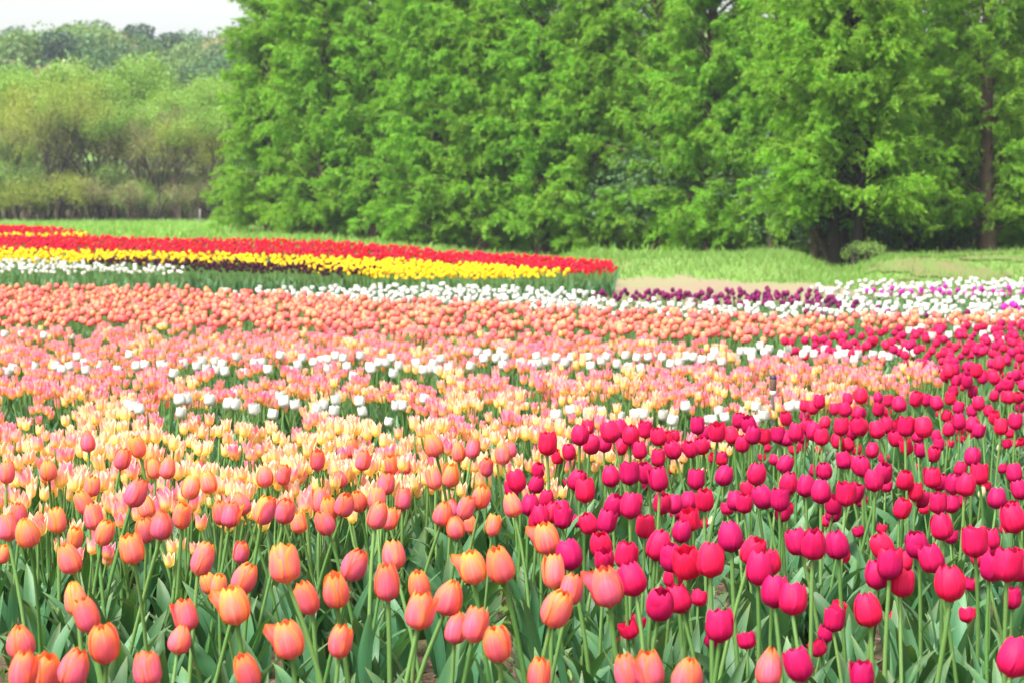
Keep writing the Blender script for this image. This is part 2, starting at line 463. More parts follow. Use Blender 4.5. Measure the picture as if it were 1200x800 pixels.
def leaf_blade(rg, Ln, W, az, base=.02, n=9, w=5, upright=None):
    """one broad strap leaf: clasps the stem, arches out, folded along its midrib, a little twisted"""
    mb = MB()
    t = np.linspace(0, 1, n)
    el0 = rg.uniform(1.15, 1.5) if upright is None else upright
    bend = rg.uniform(.25, 1.5) * rg.uniform(.5, 1.0)
    el = el0 - bend * t ** 1.7
    ds = Ln / (n - 1)
    rr = np.concatenate([[0], np.cumsum(np.cos(el[:-1]) * ds)]) + .008
    zz = np.concatenate([[0], np.cumsum(np.sin(el[:-1]) * ds)]) + base
    tw = rg.normal(0, .5) * t ** 1.2
    sway = rg.normal(0, .04) * t ** 2
    wd = W * np.clip(np.sin(PI * np.clip(t * .86 + .14, 0, 1)) ** .75 * (1 - .15 * t), .02, 1)
    u = np.linspace(-1, 1, w)
    fold = .55 * (1 - .6 * t)
    wave = .10 * np.sin(t[:, None] * 9 + rg.uniform(0, 6)) * np.abs(u)[None, :] ** 2
    # local frame: s = sideways, nrm = leaf normal in the bending plane
    side = u[None, :] * wd[:, None]
    lift = (np.abs(u)[None, :] * fold[:, None] + wave) * wd[:, None]
    c, s_ = np.cos(tw)[:, None], np.sin(tw)[:, None]
    sx = side * c - lift * s_
    ln = side * s_ + lift * c
    nr, nz_ = -np.sin(el)[:, None], np.cos(el)[:, None]
    R_ = rr[:, None] + nr * ln
    Z_ = zz[:, None] + nz_ * ln
    S_ = sx + sway[:, None]
    ca, sa = math.cos(az), math.sin(az)
    V = np.stack([R_ * ca - S_ * sa, R_ * sa + S_ * ca, Z_], -1)
    uv = np.stack(np.broadcast_arrays((u[None, :] + 1) / 2, t[:, None]), -1)
    mb.add(V.reshape(-1, 3), grid_q(w, n), uv.reshape(-1, 2), 0, rg.uniform(0, 1))
    return mb

def stem_curve(rg, h, lean, curve=0.0):
    az = rg.uniform(0, 2 * PI)
    t = np.linspace(0, 1, 7)
    off = lean * t ** 1.6 + curve * np.sin(t * PI) * .5
    b = rg.uniform(0, 2 * PI)
    P = np.stack([off * math.cos(az) + .004 * np.sin(t * 5 + b), off * math.sin(az) + .004 * np.cos(t * 4 + b), h * t], -1)
    return P

class Plant:
    """a prototype: named parts as MBs, the offset of its bloom centre, and its bloom height"""
    pass

def make_plant(seed, shape, Rm, H, hs, lean, nleaf=4, flare=0.0, curve=0.0, lo=False, llen=(.20, .31), lw=(.016, .027)):
    rg = np.random.default_rng(seed)
    p = Plant()
    P = stem_curve(rg, hs, lean, curve)
    nu, nt = (5, 6) if lo else (7, 9)
    st = MB(); tube(st, P[::2] if lo else P, np.linspace(.0052, .0040, 4 if lo else 7), 4 if lo else 6)
    T = P[-1] - P[-2]; T /= np.linalg.norm(T)
    T = T + rg.normal(0, .13, 3) * np.array([1, 1, 0]); T /= np.linalg.norm(T)
    A = frame_to(T)
    p.flare_az = rg.uniform(0, 6.28)
    bl = placed(bloom(shape, Rm, H, rg, flare, nu, nt, p.flare_az), A, P[-1] - T * .003)
    p.parts = [('bloom', bl), ('stem', st)]
    a0 = rg.uniform(0, 6.28)
    for k in range(nleaf):
        p.parts.append(('leaf', leaf_blade(rg, rg.uniform(*llen) * (1 - .1 * k), rg.uniform(*lw), a0 + k * 2.3 + rg.normal(0, .3),
                                           .01 + .03 * k, 5 if lo else 9, 3 if lo else 5)))
    p.top = P[-1] + T * H * .5
    p.H = H
    return p

def make_cluster(seed, Rm, H, hs, nb=5, lo=False, nleaf=3):
    """several lily-shaped blooms branching off one stem"""
    rg = np.random.default_rng(seed)
    p = Plant(); p.parts = []
    P = stem_curve(rg, hs, .03)
    st = MB(); n = 4 if lo else 5
    fork = P[3]
    tube(st, P[:4] if not lo else P[[0, 3]], np.linspace(.005, .0045, 4 if not lo else 2), n)
    cents = []
    for k in range(nb):
        az = k * 2 * PI / max(nb - 1, 1) + rg.normal(0, .35)
        rad = 0 if k == 0 else rg.uniform(.035, .065)
        tip = np.array([P[-1][0] + rad * math.cos(az), P[-1][1] + rad * math.sin(az), hs + (0.012 if k == 0 else rg.uniform(-.055, .015))])
        mid = (fork + tip) / 2 + np.array([math.cos(az), math.sin(az), 0]) * rad * .25
        tube(st, [fork, mid, tip], [.0038, .0035, .003], n)
        T = tip - mid; T /= np.linalg.norm(T); T = T + np.array([0, 0, .6]); T /= np.linalg.norm(T)
        s_ = rg.uniform(.85, 1.12)
        bl = placed(bloom(LILY, Rm * s_, H * s_, rg, 0, 4 if lo else 5, 5 if lo else 7), frame_to(T), tip)
        p.parts.append(('bloom', bl)); cents.append(tip + T * H * .5)
    p.parts.append(('stem', st))
    a0 = rg.uniform(0, 6.28)
    for k in range(nleaf):
        p.parts.append(('leaf', leaf_blade(rg, rg.uniform(.18, .26), rg.uniform(.016, .026), a0 + k * 2.2, .01 + .03 * k, 5 if lo else 7, 3)))
    p.top = np.mean(cents, 0); p.H = H
    return p

MATOF = {'bloom': None, 'stem': 'stem', 'leaf': 'blade'}

def proto_meshes(p, petal_key):
    """one mesh per part, shared by all copies"""
    p.me = [(n, mb.mesh(n, M[petal_key] if n == 'bloom' else M[MATOF[n]])) for n, mb in p.parts]

def single_mb(p):
    mb = MB()
    for n, q in p.parts:
        mb.join(q, {'bloom': 0, 'stem': 1, 'leaf': 2}[n])
    return mb

_ones = 'zero one two three four five six seven eight nine ten eleven twelve thirteen fourteen fifteen sixteen seventeen eighteen nineteen'.split()
_tens = 'zero ten twenty thirty forty fifty sixty seventy eighty ninety'.split()
def num_word(n):
    n = int(n)
    if n < 20: return _ones[max(n, 0)]
    if n >= 100: return 'hundred'
    return _tens[n // 10] + ('-' + _ones[n % 10] if n % 10 else '')

def spot(p):
    u, v = to_px(np.asarray(p, float))
    a = int(round(float(np.clip(u[0] / 12, 0, 99)))); b = int(round(float(np.clip(v[0] / 8, 0, 99))))
    return '%s percent across the photo and %s percent down' % (num_word(a), num_word(b))

def plant_thing(name, p, base, rz, s, label, group, tilt=(0, 0)):
    e = empty(name, base, rz, s)
    e.rotation_euler = (tilt[0], tilt[1], rz)
    tag(e, label, 'tulip', group)
    for n, me in p.me:
        link(n, me, e)
    return e

def place_px(p, u, v, px, rz):
    """world base point and scale of prototype p so that its bloom stands at photo spot (u, v), px tall"""
    g = 0.0
    for _ in range(4):
        d = F_PX * (HC - g - .045) / ((v - YH) + p.top[2] * px / p.H)
        g = float(ground_z((u - 600) / F_PX * d, d))
    s = float(np.clip(px * d / F_PX / p.H, .4, 1.45))
    c, s_ = math.cos(rz), math.sin(rz)
    ox, oy = p.top[0] * s, p.top[1] * s
    x = (u - 600) / F_PX * d - (ox * c - oy * s_)
    y = d - (ox * s_ + oy * c)
    return (x, y, float(ground_z(x, y)) + .045), s

# ---- orange tulips of the near bed: spot of each bloom and its height in photo pixels; a fourth value marks a peeling petal
ORANGE = '''101 516 27,159 523 28,142 537 27,54 551 27,6 553 28,178 548 26,195 548 26,106 569 25,95 589 30,106 605 33,158 577 36,169 594 27,64 609 33,19 602 28,6 617 34,28 625 38,42 612 26,120 625 32,167 622 32,187 616 36,211 604 33,85 631 27,77 655 38,151 644 38,236 655 41,281 648 28,285 679 40,242 685 27,254 687 30,271 710 48 1,214 722 40,208 750 36,85 702 42,97 722 44,117 757 50,19 756 44,22 788 50,50 790 45,83 785 48,168 786 44,286 790 46,0 650 24,222 570 31,242 565 27,231 549 23,257 601 31,269 602 32,280 590 30,279 570 23,309 598 36,333 599 32,309 557 27,331 556 26,371 539 26,397 561 22,348 613 26,373 586 31,384 596 31,379 613 32,403 592 30,411 524 24,406 538 21,425 539 25,507 521 30,537 529 25,554 525 25,589 532 25,597 526 22,570 547 24,458 544 24,474 546 21,452 566 27,508 560 28,528 557 30,419 588 28,441 583 28,472 584 29,442 603 35,456 607 28,519 602 31,529 595 25,546 595 30,564 582 30,533 619 29,551 615 23,578 616 27,600 591 30,331 660 48,357 702 42,392 693 45,415 663 41,460 650 36,452 682 47,490 687 38,492 716 47,526 701 45,534 737 40,557 733 44,582 757 46,335 751 48 1,397 753 42,553 665 42 1,585 662 46,640 631 40 1,649 670 42,671 691 39,654 715 49,711 688 50 1,632 792 42,736 790 46,762 787 47,808 795 48,904 784 48'''
CRIMSON = '''631 608 28,660 607 26,690 614 27,712 611 29,667 650 38,705 639 32,709 657 30,735 651 34,741 679 40,757 617 29,800 623 28,809 610 28,774 639 38,788 654 36,806 661 41,834 656 42,857 628 38,826 614 14,885 646 36,892 666 41,775 710 41,796 702 36,821 702 22,845 734 41,749 731 21,738 740 26,729 758 16,877 752 25,791 676 30,836 753 20,936 635 33,956 638 38,983 638 36,991 653 18,971 611 16,1008 623 16,1036 620 14,979 602 22,1060 596 26,919 600 24,1036 640 32,1046 660 40,1031 674 36,1061 683 34,1063 658 26,1077 639 34,1094 655 35,1106 617 33,1117 629 20,1145 635 38,1153 650 32,1165 632 26,1180 621 12,1190 607 36,1168 664 38,1185 662 42,1198 663 40,1191 702 27,1117 684 44,1141 686 18,1138 722 22,910 693 40,932 702 39,904 659 32,1020 715 42,981 727 30,971 745 22,986 714 20,1053 726 17,961 762 24,938 781 42,1014 793 36,1195 772 48,642 519 29,680 509 26,689 500 18,694 520 25,709 519 22,715 505 27,727 501 22,740 509 26,757 503 21,728 523 21,750 527 22,741 525 16,772 511 23,783 514 20,791 511 16,789 527 23,772 536 22,788 550 13,654 535 18,667 529 21,707 534 15,694 538 12,725 539 13,716 557 27,738 554 29,757 554 27,772 561 30,631 551 20,629 568 22,605 563 28,601 572 24,677 563 26,686 574 30,666 565 13,758 570 11,621 591 27,641 584 22,658 597 24,633 604 27,648 600 26,678 611 17,721 592 29,740 592 32,777 590 27,791 590 24,793 602 16,805 602 20,808 587 24,818 498 22,827 507 18,841 506 24,858 509 22,867 492 20,878 497 22,884 509 23,871 519 22,897 511 20,810 526 21,802 523 16,823 522 22,832 520 14,922 490 18,944 475 15,953 477 17,961 470 18,970 482 11,980 468 12,994 467 16,979 479 15,991 479 19,1006 463 14,944 488 14,913 509 21,923 513 20,934 506 23,943 511 18,947 499 20,955 505 23,964 511 22,968 495 16,987 499 23,1000 505 20,1006 499 22,983 516 20,996 521 18,1005 527 14,900 525 11,894 536 11,909 539 15,922 543 23,932 527 14,942 523 13,961 528 11,837 537 13,847 537 18,850 557 25,817 561 26,888 555 28,990 539 21,926 566 28,968 552 22,957 552 16,946 569 27,964 575 30,994 578 30,1004 577 26,827 586 28,811 588 20,863 586 25,877 573 20,874 590 24,895 582 29,916 585 29,924 597 18,979 592 24,854 596 18,1008 544 24,1007 484 18,1010 463 20,1030 465 14,1042 469 15,1055 473 20,1031 479 18,1041 483 12,1011 484 13,1075 467 20,1087 468 16,1099 472 18,1115 466 17,1102 485 9,1125 477 16,1140 481 16,1148 472 18,1111 487 15,1125 493 21,1114 502 19,1127 504 12,1141 497 20,1149 504 19,1139 511 10,1160 481 15,1167 489 18,1175 499 21,1186 507 14,1192 493 21,1185 465 16,1197 478 13,1167 463 15,1010 500 22,1029 503 22,1040 497 21,1053 498 15,1064 499 25,1051 513 21,1064 523 20,1084 500 26,1077 510 18,1099 511 16,1081 527 19,1096 532 20,1102 521 17,1115 520 12,1128 514 11,1024 527 20,1007 528 10,994 521 18,993 540 20,1012 546 26,1037 537 14,1037 554 27,1026 562 28,1041 570 16,1063 563 25,1076 547 10,1095 559 26,1104 565 22,1075 576 23,1142 535 24,1182 520 13,1192 520 10,1199 518 11,1128 549 18,1120 567 25,1135 567 29,1150 555 26,1177 549 14,1191 554 24,1159 570 12,1171 583 26,1197 574 24,1011 587 17,1083 585 22,1102 589 27,1085 597 14,1118 590 22,1127 587 18,1190 598 24'''
WHITE = '''162 479 13,150 473 13,156 476 13,209 468 14,218 467 14,211 483 13,245 468 14,274 461 12,267 473 14,275 473 14,297 479 14,319 485 13,328 464 13,332 470 14,345 474 13,371 479 13,378 475 13,391 481 13,393 468 13,421 470 13,464 475 13,471 475 13,497 467 12,424 482 12,455 494 11,652 486 14,669 480 13,690 484 14,704 482 13,727 487 12,745 485 14,755 485 14,778 486 13,789 492 14,804 476 13,843 481 12,836 491 12,831 491 11,850 489 12,887 476 13,870 481 10,896 486 14,888 491 11,926 476 13,934 475 13,788 501 9'''
W2 = {(0, 400, 2.96): '20 105 40 92 85 75 115 87 190 85 212 97 238 85 265 53 290 75 295 98 338 82 358 85 405 100 447 45 470 85 500 80 555 78 575 85 600 110 635 75 660 80 680 85 700 65 715 93 745 68 748 98 770 78 778 103 820 52 845 75 842 107 880 75 905 72 928 97 972 48 1005 100 1032 80 1048 55 1068 83 1088 72 1115 62 1137 62 1137 93 1162 50',
      (400, 400, 4): '10 78 25 117 70 98 90 65 130 118 140 128 175 98 207 98 235 77 243 148 270 112 300 88 350 100 383 133 432 102 417 127 450 132 467 80 503 120 545 50 552 120 605 115 640 50 668 80 685 55 728 78 747 47 765 73 758 110 817 50 840 98 895 107 915 68 927 103 960 92 1008 75 1050 97 1080 75 1123 82 1160 72 1170 115 55 165',
      (700, 400, 4): '20 90 45 72 80 60 95 105 135 65 147 120 187 75 205 125 240 72 287 55 305 75 338 42 345 105 387 95 422 70 452 72 492 85 537 75 552 48 585 93 620 108 648 83 675 45 705 45 727 50 725 75 765 20 785 50 807 35 840 60 865 60 895 38 910 103 968 60 985 38 1018 60 1045 50 1070 38 1108 30 1140 32 1132 65 1163 58 1190 38',
      (990, 350, 5.714): '88 370 68 408 147 365 192 375 258 380 303 390 355 335 357 372 418 355 462 365 435 215 458 245 487 215 515 195 590 250 555 245 700 243 755 205 990 270 1057 277 1130 200 930 240 985 205'}
def parse(t):
    return [tuple(float(x) for x in q.split()) for q in t.split(',')]
white_px = parse(WHITE)
for (x0, y0, k), t in W2.items():
    a = [float(x) for x in t.split()]
    for i in range(0, len(a), 2):
        if i % 9 == 4: continue
        v = y0 + a[i + 1] / k
        white_px.append((x0 + a[i] / k, v, 10.0 + (v - 400) / 40 * 1.5))
white_px += [(5, 391, 9), (25, 391, 9), (33, 394, 8), (51, 393, 9), (83, 394, 8), (109, 283, 5)]

# prototypes
def vary(base, k):
    rg = np.random.default_rng(900 + k); d = dict(base)
    d['top'] = base['top'] * rg.uniform(.7, 1.6); d['peak'] = base['peak'] + rg.uniform(-.05, .06); d['wob'] = rg.uniform(.03, .085)
    return d
P_or = [make_plant(100 + k, vary(CUP if k % 3 else EGG, k), .0215 + .0012 * (k % 4), .066, .41 + .015 * (k % 4), .02 + .03 * (k % 4), 4, flare=(0, 0, .22, 0, .45)[k % 5]) for k in range(16)]
P_fl = [make_plant(140 + k, CUP, .026, .066, .42, .04, 4, flare=1.0) for k in range(2)]
CRIM = dict(CUP, top=.70, pow=2.2, point=3.0)
P_cr = [make_plant(1160 + k, vary(CRIM if k % 4 else CUP, 50 + k), .0246 + .0010 * (k % 3), .063, .41 + .012 * (k % 4), .015 + .03 * (k % 3), 4, lw=(.014, .024), llen=(.22, .33), flare=(0, 0, 0, .25)[k % 4]) for k in range(16)]
P_cs = [make_plant(180 + k, OPEN, .026, .050, .36, .04, 3, lw=(.014, .022)) for k in range(4)]
P_wh = [make_plant(200 + k, TUMBLER, .0265, .060, .38, .03, 3) for k in range(5)]
P_bl = [make_cluster(220 + k, .0150, .047, .345, 5 + k % 3) for k in range(8)]
P_le = [make_cluster(260 + k, .0150, .047, .345, 5 + k % 3) for k in range(8)]
P_bud = [make_plant(240, BUD, .014, .050, .36, .05, 2)]
for P_, key in ((P_or, 'orange'), (P_fl, 'orange'), (P_cr, 'crimson'), (P_cs, 'crimson'), (P_wh, 'white'), (P_bl, 'blush'), (P_le, 'lemon'), (P_bud, 'bud')):
    for p in P_: proto_meshes(p, key)

taken = []          # base points already planted
def free(x, y, dist):
    return all((x - a) ** 2 + (y - b) ** 2 > dist * dist for a, b in taken)

FLARE_RZ = [PI - P_fl[0].flare_az, PI - P_fl[1].flare_az - .5]      # the peeling petal points to the viewer's left
for k, q in enumerate(parse(ORANGE)):
    u, v, px = q[:3]
    if len(q) > 3:
        p = P_fl[k % 2]; rz = FLARE_RZ[k % 2]
    else:
        p = P_or[k % 16]; rz = random.uniform(0, 6.28)
    base, s_ = place_px(p, u, v, px, rz)
    top = np.array([(u - 600) / F_PX * base[1], base[1], base[2] + p.top[2] * s_])
    if len(q) > 3: lb = 'orange tulip, one petal peeling out, ' + spot(top)
    else: lb = ('tall orange tulip with pink flush, ' if s_ > 1.05 else 'orange tulip with pink flush, ') + spot(top)
    plant_thing('orange_tulip', p, base, rz, s_, lb, 'orange tulips in the near bed')
    taken.append(base[:2])
n_cr = 0
for k, (u, v, px) in enumerate(parse(CRIMSON)):
    small = px < .055 * (v - 240) + 1.0
    p = P_cs[k % 4] if small else P_cr[k % 16]
    rz = random.uniform(0, 6.28)
    base, s_ = place_px(p, u, v, px * (.85 if small else 1.0), rz)
    top = np.array([(u - 600) / F_PX * base[1], base[1], base[2] + p.top[2] * s_])
    plant_thing('crimson_tulip', p, base, rz, s_, ('small short crimson tulip, ' if small else 'crimson tulip in full bloom, ') + spot(top), 'crimson tulips')
    taken.append(base[:2]); n_cr += 1
for u, v, px in ((1154, 577, 16), (1173, 524, 10), (835, 611, 13)):
    base, s_ = place_px(P_bud[0], u, v, px, 1.0)
    plant_thing('tulip_bud', P_bud[0], base, 1.0, s_, 'pale withered tulip bud among crimson tulips, ' + num_word(round(u / 12)) + ' percent across', 'withered buds')
n_wh = 0
for k, (u, v, px) in enumerate(white_px):
    p = P_wh[k % 5]; rz = random.uniform(0, 6.28)
    base, s_ = place_px(p, u, v, px * 1.06, rz)
    top = np.array([(u - 600) / F_PX * base[1], base[1], base[2] + p.top[2] * s_])
    plant_thing('white_tulip', p, base, rz, s_, 'white cup tulip, ' + spot(top), 'white tulips among the pink ones')
    taken.append(base[:2]); n_wh += 1

# ---- beds planted over an area: outline in photo pixels on the bloom tops, turned into ground outlines
def outline(px, h):
    return np.array([hit(u, v, h) for u, v in px])

def inside(P, X):
    x, y = X[:, 0], X[:, 1]; r = np.zeros(len(X), bool)
    a = P[-1]
    for b in P:
        c = ((a[1] > y) != (b[1] > y)) & (x < (b[0] - a[0]) * (y - a[1]) / (b[1] - a[1] + 1e-12) + a[0])
        r ^= c; a = b
    return r

def scatter(P, spacing, jitter=.38, rowy=1.0):
    lo, hi = P.min(0), P.max(0)
    gx_, gy_ = np.meshgrid(np.arange(lo[0], hi[0], spacing), np.arange(lo[1], hi[1], spacing * rowy))
    X = np.stack([gx_.ravel(), gy_.ravel()], -1)
    X = X + rng.uniform(-jitter, jitter, X.shape) * spacing * np.array([1, rowy])
    return X[inside(P, X)]

def vrow_(X, h): return to_px(np.column_stack([X, ground_z(X[:, 0], X[:, 1]) + h]))

def in_frame(X, h=.4, m=30):
    z = ground_z(X[:, 0], X[:, 1]) + h
    u, v = to_px(np.column_stack([X, z]))
    return (u > -m) & (u < 1200 + m) & (v < 830)

def bed(name, key, X, protos_hi, protos_lo, label, group, stuff_label, n_ind=300, have=0, parts=False, smin=.88, smax=1.12, spotted=False):
    """the nearest of the kind as things of their own, the rest of the bed as one mass"""
    if len(X) == 0: return
    X = X[np.argsort(X[:, 1])]
    fr = in_frame(X)
    order = np.concatenate([X[fr], X[~fr]])
    n = max(0, min(n_ind - have, int(fr.sum())))
    near, rest = order[:n], order[n:]
    if not parts:
        mes = [single_mb(p).mesh(name, [M[key], M['stem'], M['blade']]) for p in protos_hi]
    for i, (x, y) in enumerate(near):
        s_ = random.uniform(smin, smax); rz = random.uniform(0, 6.28)
        b = (x, y, float(ground_z(x, y)) + .04)
        if parts:
            p = protos_hi[i % len(protos_hi)]
            lb = label + (', ' + spot((x, y, b[2] + p.top[2] * s_)) if spotted else '')
            plant_thing(name, p, b, rz, s_, lb, group)
        else:
            o = link(name, mes[i % len(mes)]); o.location = b; o.scale = (s_,) * 3
            o.rotation_euler = (random.gauss(0, .05), random.gauss(0, .05), rz)
            tag(o, label, 'tulip', group)
    if len(rest):
        mb = MB()
        pick = rng.integers(0, len(protos_lo), len(rest))
        for j, p in enumerate(protos_lo):
            q = rest[pick == j]
            if not len(q): continue
            S = rng.uniform(smin, smax, len(q))
            A = rotz(rng.uniform(0, 6.28, len(q))) * S[:, None, None]
            T = np.column_stack([q, ground_z(q[:, 0], q[:, 1]) + .04])
            mb.replicate(single_mb(p), A, T, rng.uniform(0, 1, len(q)))
        o = mb.build(name + '_mass', [M[key], M['stem'], M['blade']])
        tag(o, stuff_label, 'tulips', None, 'stuff')
    print('BED', name, 'individual', n, 'mass', len(rest))

lo_cup = [make_plant(300 + k, CUP, .0225, .052, .395, .03, 2, lo=True) for k in range(4)]
lo_wh = [make_plant(310 + k, TUMBLER, .0225, .049, .395, .03, 2, lo=True) for k in range(4)]
lo_bl = [make_cluster(320 + k, .0150, .047, .345, 5 + k % 3, lo=True, nleaf=2) for k in range(4)]

# pink and yellow many-headed tulips: the wide middle field
P_blush = outline([(-40, 632), (60, 640), (180, 632), (300, 622), (400, 604), (480, 588), (540, 566), (590, 560), (640, 560), (700, 545), (800, 530), (905, 500), (930, 480), (1010, 466), (1085, 458), (1098, 432), (1000, 424), (905, 424), (820, 404), (600, 398), (300, 392), (-40, 391)], .395)
X = scatter(P_blush, .160)
# gaps: the strips of green leaves under the white tulips
keep = np.ones(len(X), bool)
uu, vv = to_px(np.column_stack([X, ground_z(X[:, 0], X[:, 1]) + .37]))
strip = ((np.abs(vv - (436 - 14 * sstep(500, 1000, uu))) < 6) & (rng.uniform(size=len(X)) < .72)) | ((np.abs(vv - (487 + 5 * np.sin(uu / 70))) < 9) & (rng.uniform(size=len(X)) < np.where(uu < 480, .72, .3)))
lowf = rng.uniform(size=len(X)) < .15 * sstep(585, 630, vv)
rows = np.sin(X[:, 1] * 5.2 + .8 * np.sin(X[:, 0] * 1.1) + X[:, 0] * .35) > .55
X = X[~strip & ~lowf & ~(rows & (rng.uniform(size=len(X)) < .6))]
TK = np.array(taken[-n_wh:])
drop = np.zeros(len(X), bool)
for wx, wy in TK:
    hid = (np.abs(X[:, 0] - wx * X[:, 1] / wy) < .055) & (wy - X[:, 1] > -.06) & (wy - X[:, 1] < .75)
    drop |= hid & (rng.uniform(size=len(X)) < (.8 if wy < 10.5 else .55))
px_, py_ = hit(906, 455, .395)
drop |= (np.abs(X[:, 0] - px_ * X[:, 1] / py_) < .06) & (py_ - X[:, 1] > -.1) & (py_ - X[:, 1] < .42)
X = X[~drop]
uu, vv = vrow_(X, .37)
yel = rng.uniform(size=len(X)) < .16 + .66 * sstep(435, 560, vv - .02 * (uu - 300))
n_lem = min(int(yel.sum()), 150)
bed('cream_and_pink_tulip', 'lemon', X[yel], P_le, lo_bl, 'pale yellow tulip cluster', 'pale yellow many-headed tulips',
    'massed pale yellow tulips tipped with pink', 300, 0, True, .86, 1.14, True)
bed('pink_and_yellow_tulip', 'blush', X[~yel], P_bl, lo_bl, 'cluster of pink and yellow tulips', 'pink and yellow many-headed tulips',
    'massed pink and yellow tulips of the middle field', 300, 0, True, .86, 1.14, True)

# crimson tulips further back on the slope
P_crim = outline([(915, 402), (985, 388), (1060, 386), (1130, 378), (1260, 368), (1300, 470), (1200, 462), (1110, 460), (1095, 425), (1010, 412), (925, 408)], .47)
bed('crimson_tulip', 'crimson', scatter(P_crim, .142), P_cr, lo_cup, 'crimson tulip', 'crimson tulips', 'massed crimson tulips at the back of the crimson bed', 300, n_cr, True, .85, 1.1, True)

# salmon tulips
P_sal = outline([(-40, 342), (150, 339), (215, 343), (330, 348), (420, 353), (520, 356), (700, 366), (850, 371), (960, 375), (1100, 373), (1210, 372), (1210, 382), (1000, 385), (985, 388), (915, 400), (800, 397), (600, 394), (400, 389), (250, 385), (60, 382), (-40, 383)], .45)
Xs = scatter(P_sal, .122)
P_sp = [make_plant(340 + k, CUP, .0225, .052, .395, .03, 2) for k in range(5)]
bed('salmon_tulip', 'salmon', Xs, P_sp, lo_cup, 'salmon pink tulip near the front of the salmon band', 'salmon tulips along the front of their band',
    'massed salmon pink tulips of the wide band', 300, 0, False, .92, 1.12)

# white tulips behind the salmon band and on the far slope, with plum and magenta rows among them
P_w1 = outline([(235, 341), (330, 338), (410, 335), (520, 333), (640, 338), (760, 347), (860, 352), (960, 350), (1000, 352), (1260, 352), (1260, 378), (1100, 375), (960, 371), (850, 368), (700, 363), (520, 354), (420, 352), (330, 347)], .46)
P_w2 = outline([(948, 334), (1010, 331), (1090, 329), (1180, 325), (1260, 324), (1260, 353), (1080, 352), (965, 349)], .46)
Xw1, Xw2 = scatter(P_w1, .145), scatter(P_w2, .165)
def vrow(X): return to_px(np.column_stack([X, ground_z(X[:, 0], X[:, 1]) + .46]))
u1, v1 = vrow(Xw1); u2, v2 = vrow(Xw2)
mag = (np.abs(v2 - (342.5 - .008 * (u2 - 1000))) < 2.2) & (u2 > 1005) & (rng.uniform(size=len(Xw2)) < .85)
mag1 = (np.abs(v1 - 362) < 3) & (u1 > 1175)
gap2 = (np.abs(v2 - 349.5) < 2.0) & (rng.uniform(size=len(Xw2)) < .55)
plum_in = (np.abs(v1 - (366 - .0 * u1)) < 3) & (u1 > 950) & (rng.uniform(size=len(Xw1)) < .3)
pl_back = (u1 > 700) & (u1 < 975) & (v1 < 350 + (u1 - 640) * .020)
white_far = np.concatenate([Xw1[~mag1 & ~plum_in & ~pl_back], Xw2[~mag & ~gap2]])
bed('white_tulip', 'white', white_far, lo_wh, lo_wh, 'white tulip at the front edge of the far white bed', 'white tulips of the far bed', 'massed white tulips of the far bed', 300, n_wh, False, .82, 1.05)
P_pl = outline([(690, 342), (760, 341), (850, 340), (930, 341), (965, 346), (1020, 354), (990, 359), (900, 355), (800, 351), (710, 346)], .46)
Xp = np.concatenate([scatter(P_pl, .145), Xw1[plum_in]])
bed('plum_tulip', 'plum', Xp, lo_cup, lo_cup, 'dark plum tulip behind the far white tulips', 'plum tulips', 'massed dark plum tulips by the path', 300, 0, False, .85, 1.08)
bed('magenta_tulip', 'magenta', np.concatenate([scatter(outline([(1005, 341.5), (1100, 340.5), (1240, 339.5), (1240, 343.5), (1100, 344), (1005, 344)], .46), .17), Xw1[mag1]]), lo_cup, lo_cup, 'magenta tulip in the row through the far white bed', 'magenta tulips', 'more magenta tulips in the far row', 300)

# the raised far bed: red, yellow, maroon and white bands
SB = .44
def b(px): return outline(px, SB)
P_red = b([(-40, 278), (100, 278), (160, 281), (310, 283), (420, 287), (520, 296), (640, 302.5), (720, 310), (718, 317), (670, 319), (640, 316), (560, 311.5), (430, 305.5), (300, 300.5), (150, 296.5), (-40, 293)])
P_red2 = b([(-40, 266), (60, 268), (92, 273), (100, 275), (-40, 275)])
P_yel2 = b([(-40, 275), (100, 276), (104, 279), (-40, 279)])
P_yel = b([(-40, 293), (150, 296.5), (300, 300.5), (430, 305.5), (560, 312), (660, 319), (668, 321), (560, 325), (440, 323), (300, 310), (180, 307), (60, 306), (-40, 305)])
P_mar = b([(90, 305), (200, 305), (300, 309), (420, 313), (445, 318), (420, 321), (300, 317), (180, 313), (110, 310)])
P_whf = b([(-40, 304), (60, 306), (130, 312), (218, 315), (215, 319), (100, 319), (-40, 318)])
lo_far = [make_plant(360 + k, CUP, .0225, .050, .385, .03, 2, lo=True) for k in range(4)]
lo_far_w = [make_plant(370 + k, TUMBLER, .0225, .050, .385, .03, 2, lo=True) for k in range(3)]
Xr = np.concatenate([scatter(P_red, .118), scatter(P_red2, .14)])
bed('red_tulip', 'red', Xr, lo_far, lo_far, 'red tulip at the near rim of the red band', 'red tulips along the near rim of their band', 'massed red tulips of the raised far bed', 300)
Xy = np.concatenate([scatter(P_yel, .125), scatter(P_yel2, .15)])
_u, _v = vrow(Xy)
bed('yellow_tulip', 'yellow', Xy, lo_far, lo_far, 'yellow tulip at the near rim of the yellow band', 'yellow tulips along the near rim of their band', 'massed yellow tulips of the raised far bed', 300)
bed('maroon_tulip', 'maroon', scatter(P_mar, .125), lo_far, lo_far, 'near black maroon tulip in front of the yellow band', 'maroon tulips', 'more near black maroon tulips', 300)
bed('far_white_tulip', 'white', scatter(P_whf, .19), lo_far_w, lo_far_w, 'white tulip at the near corner of the raised bed', 'white tulips of the raised bed', 'more white tulips of the raised bed', 300)

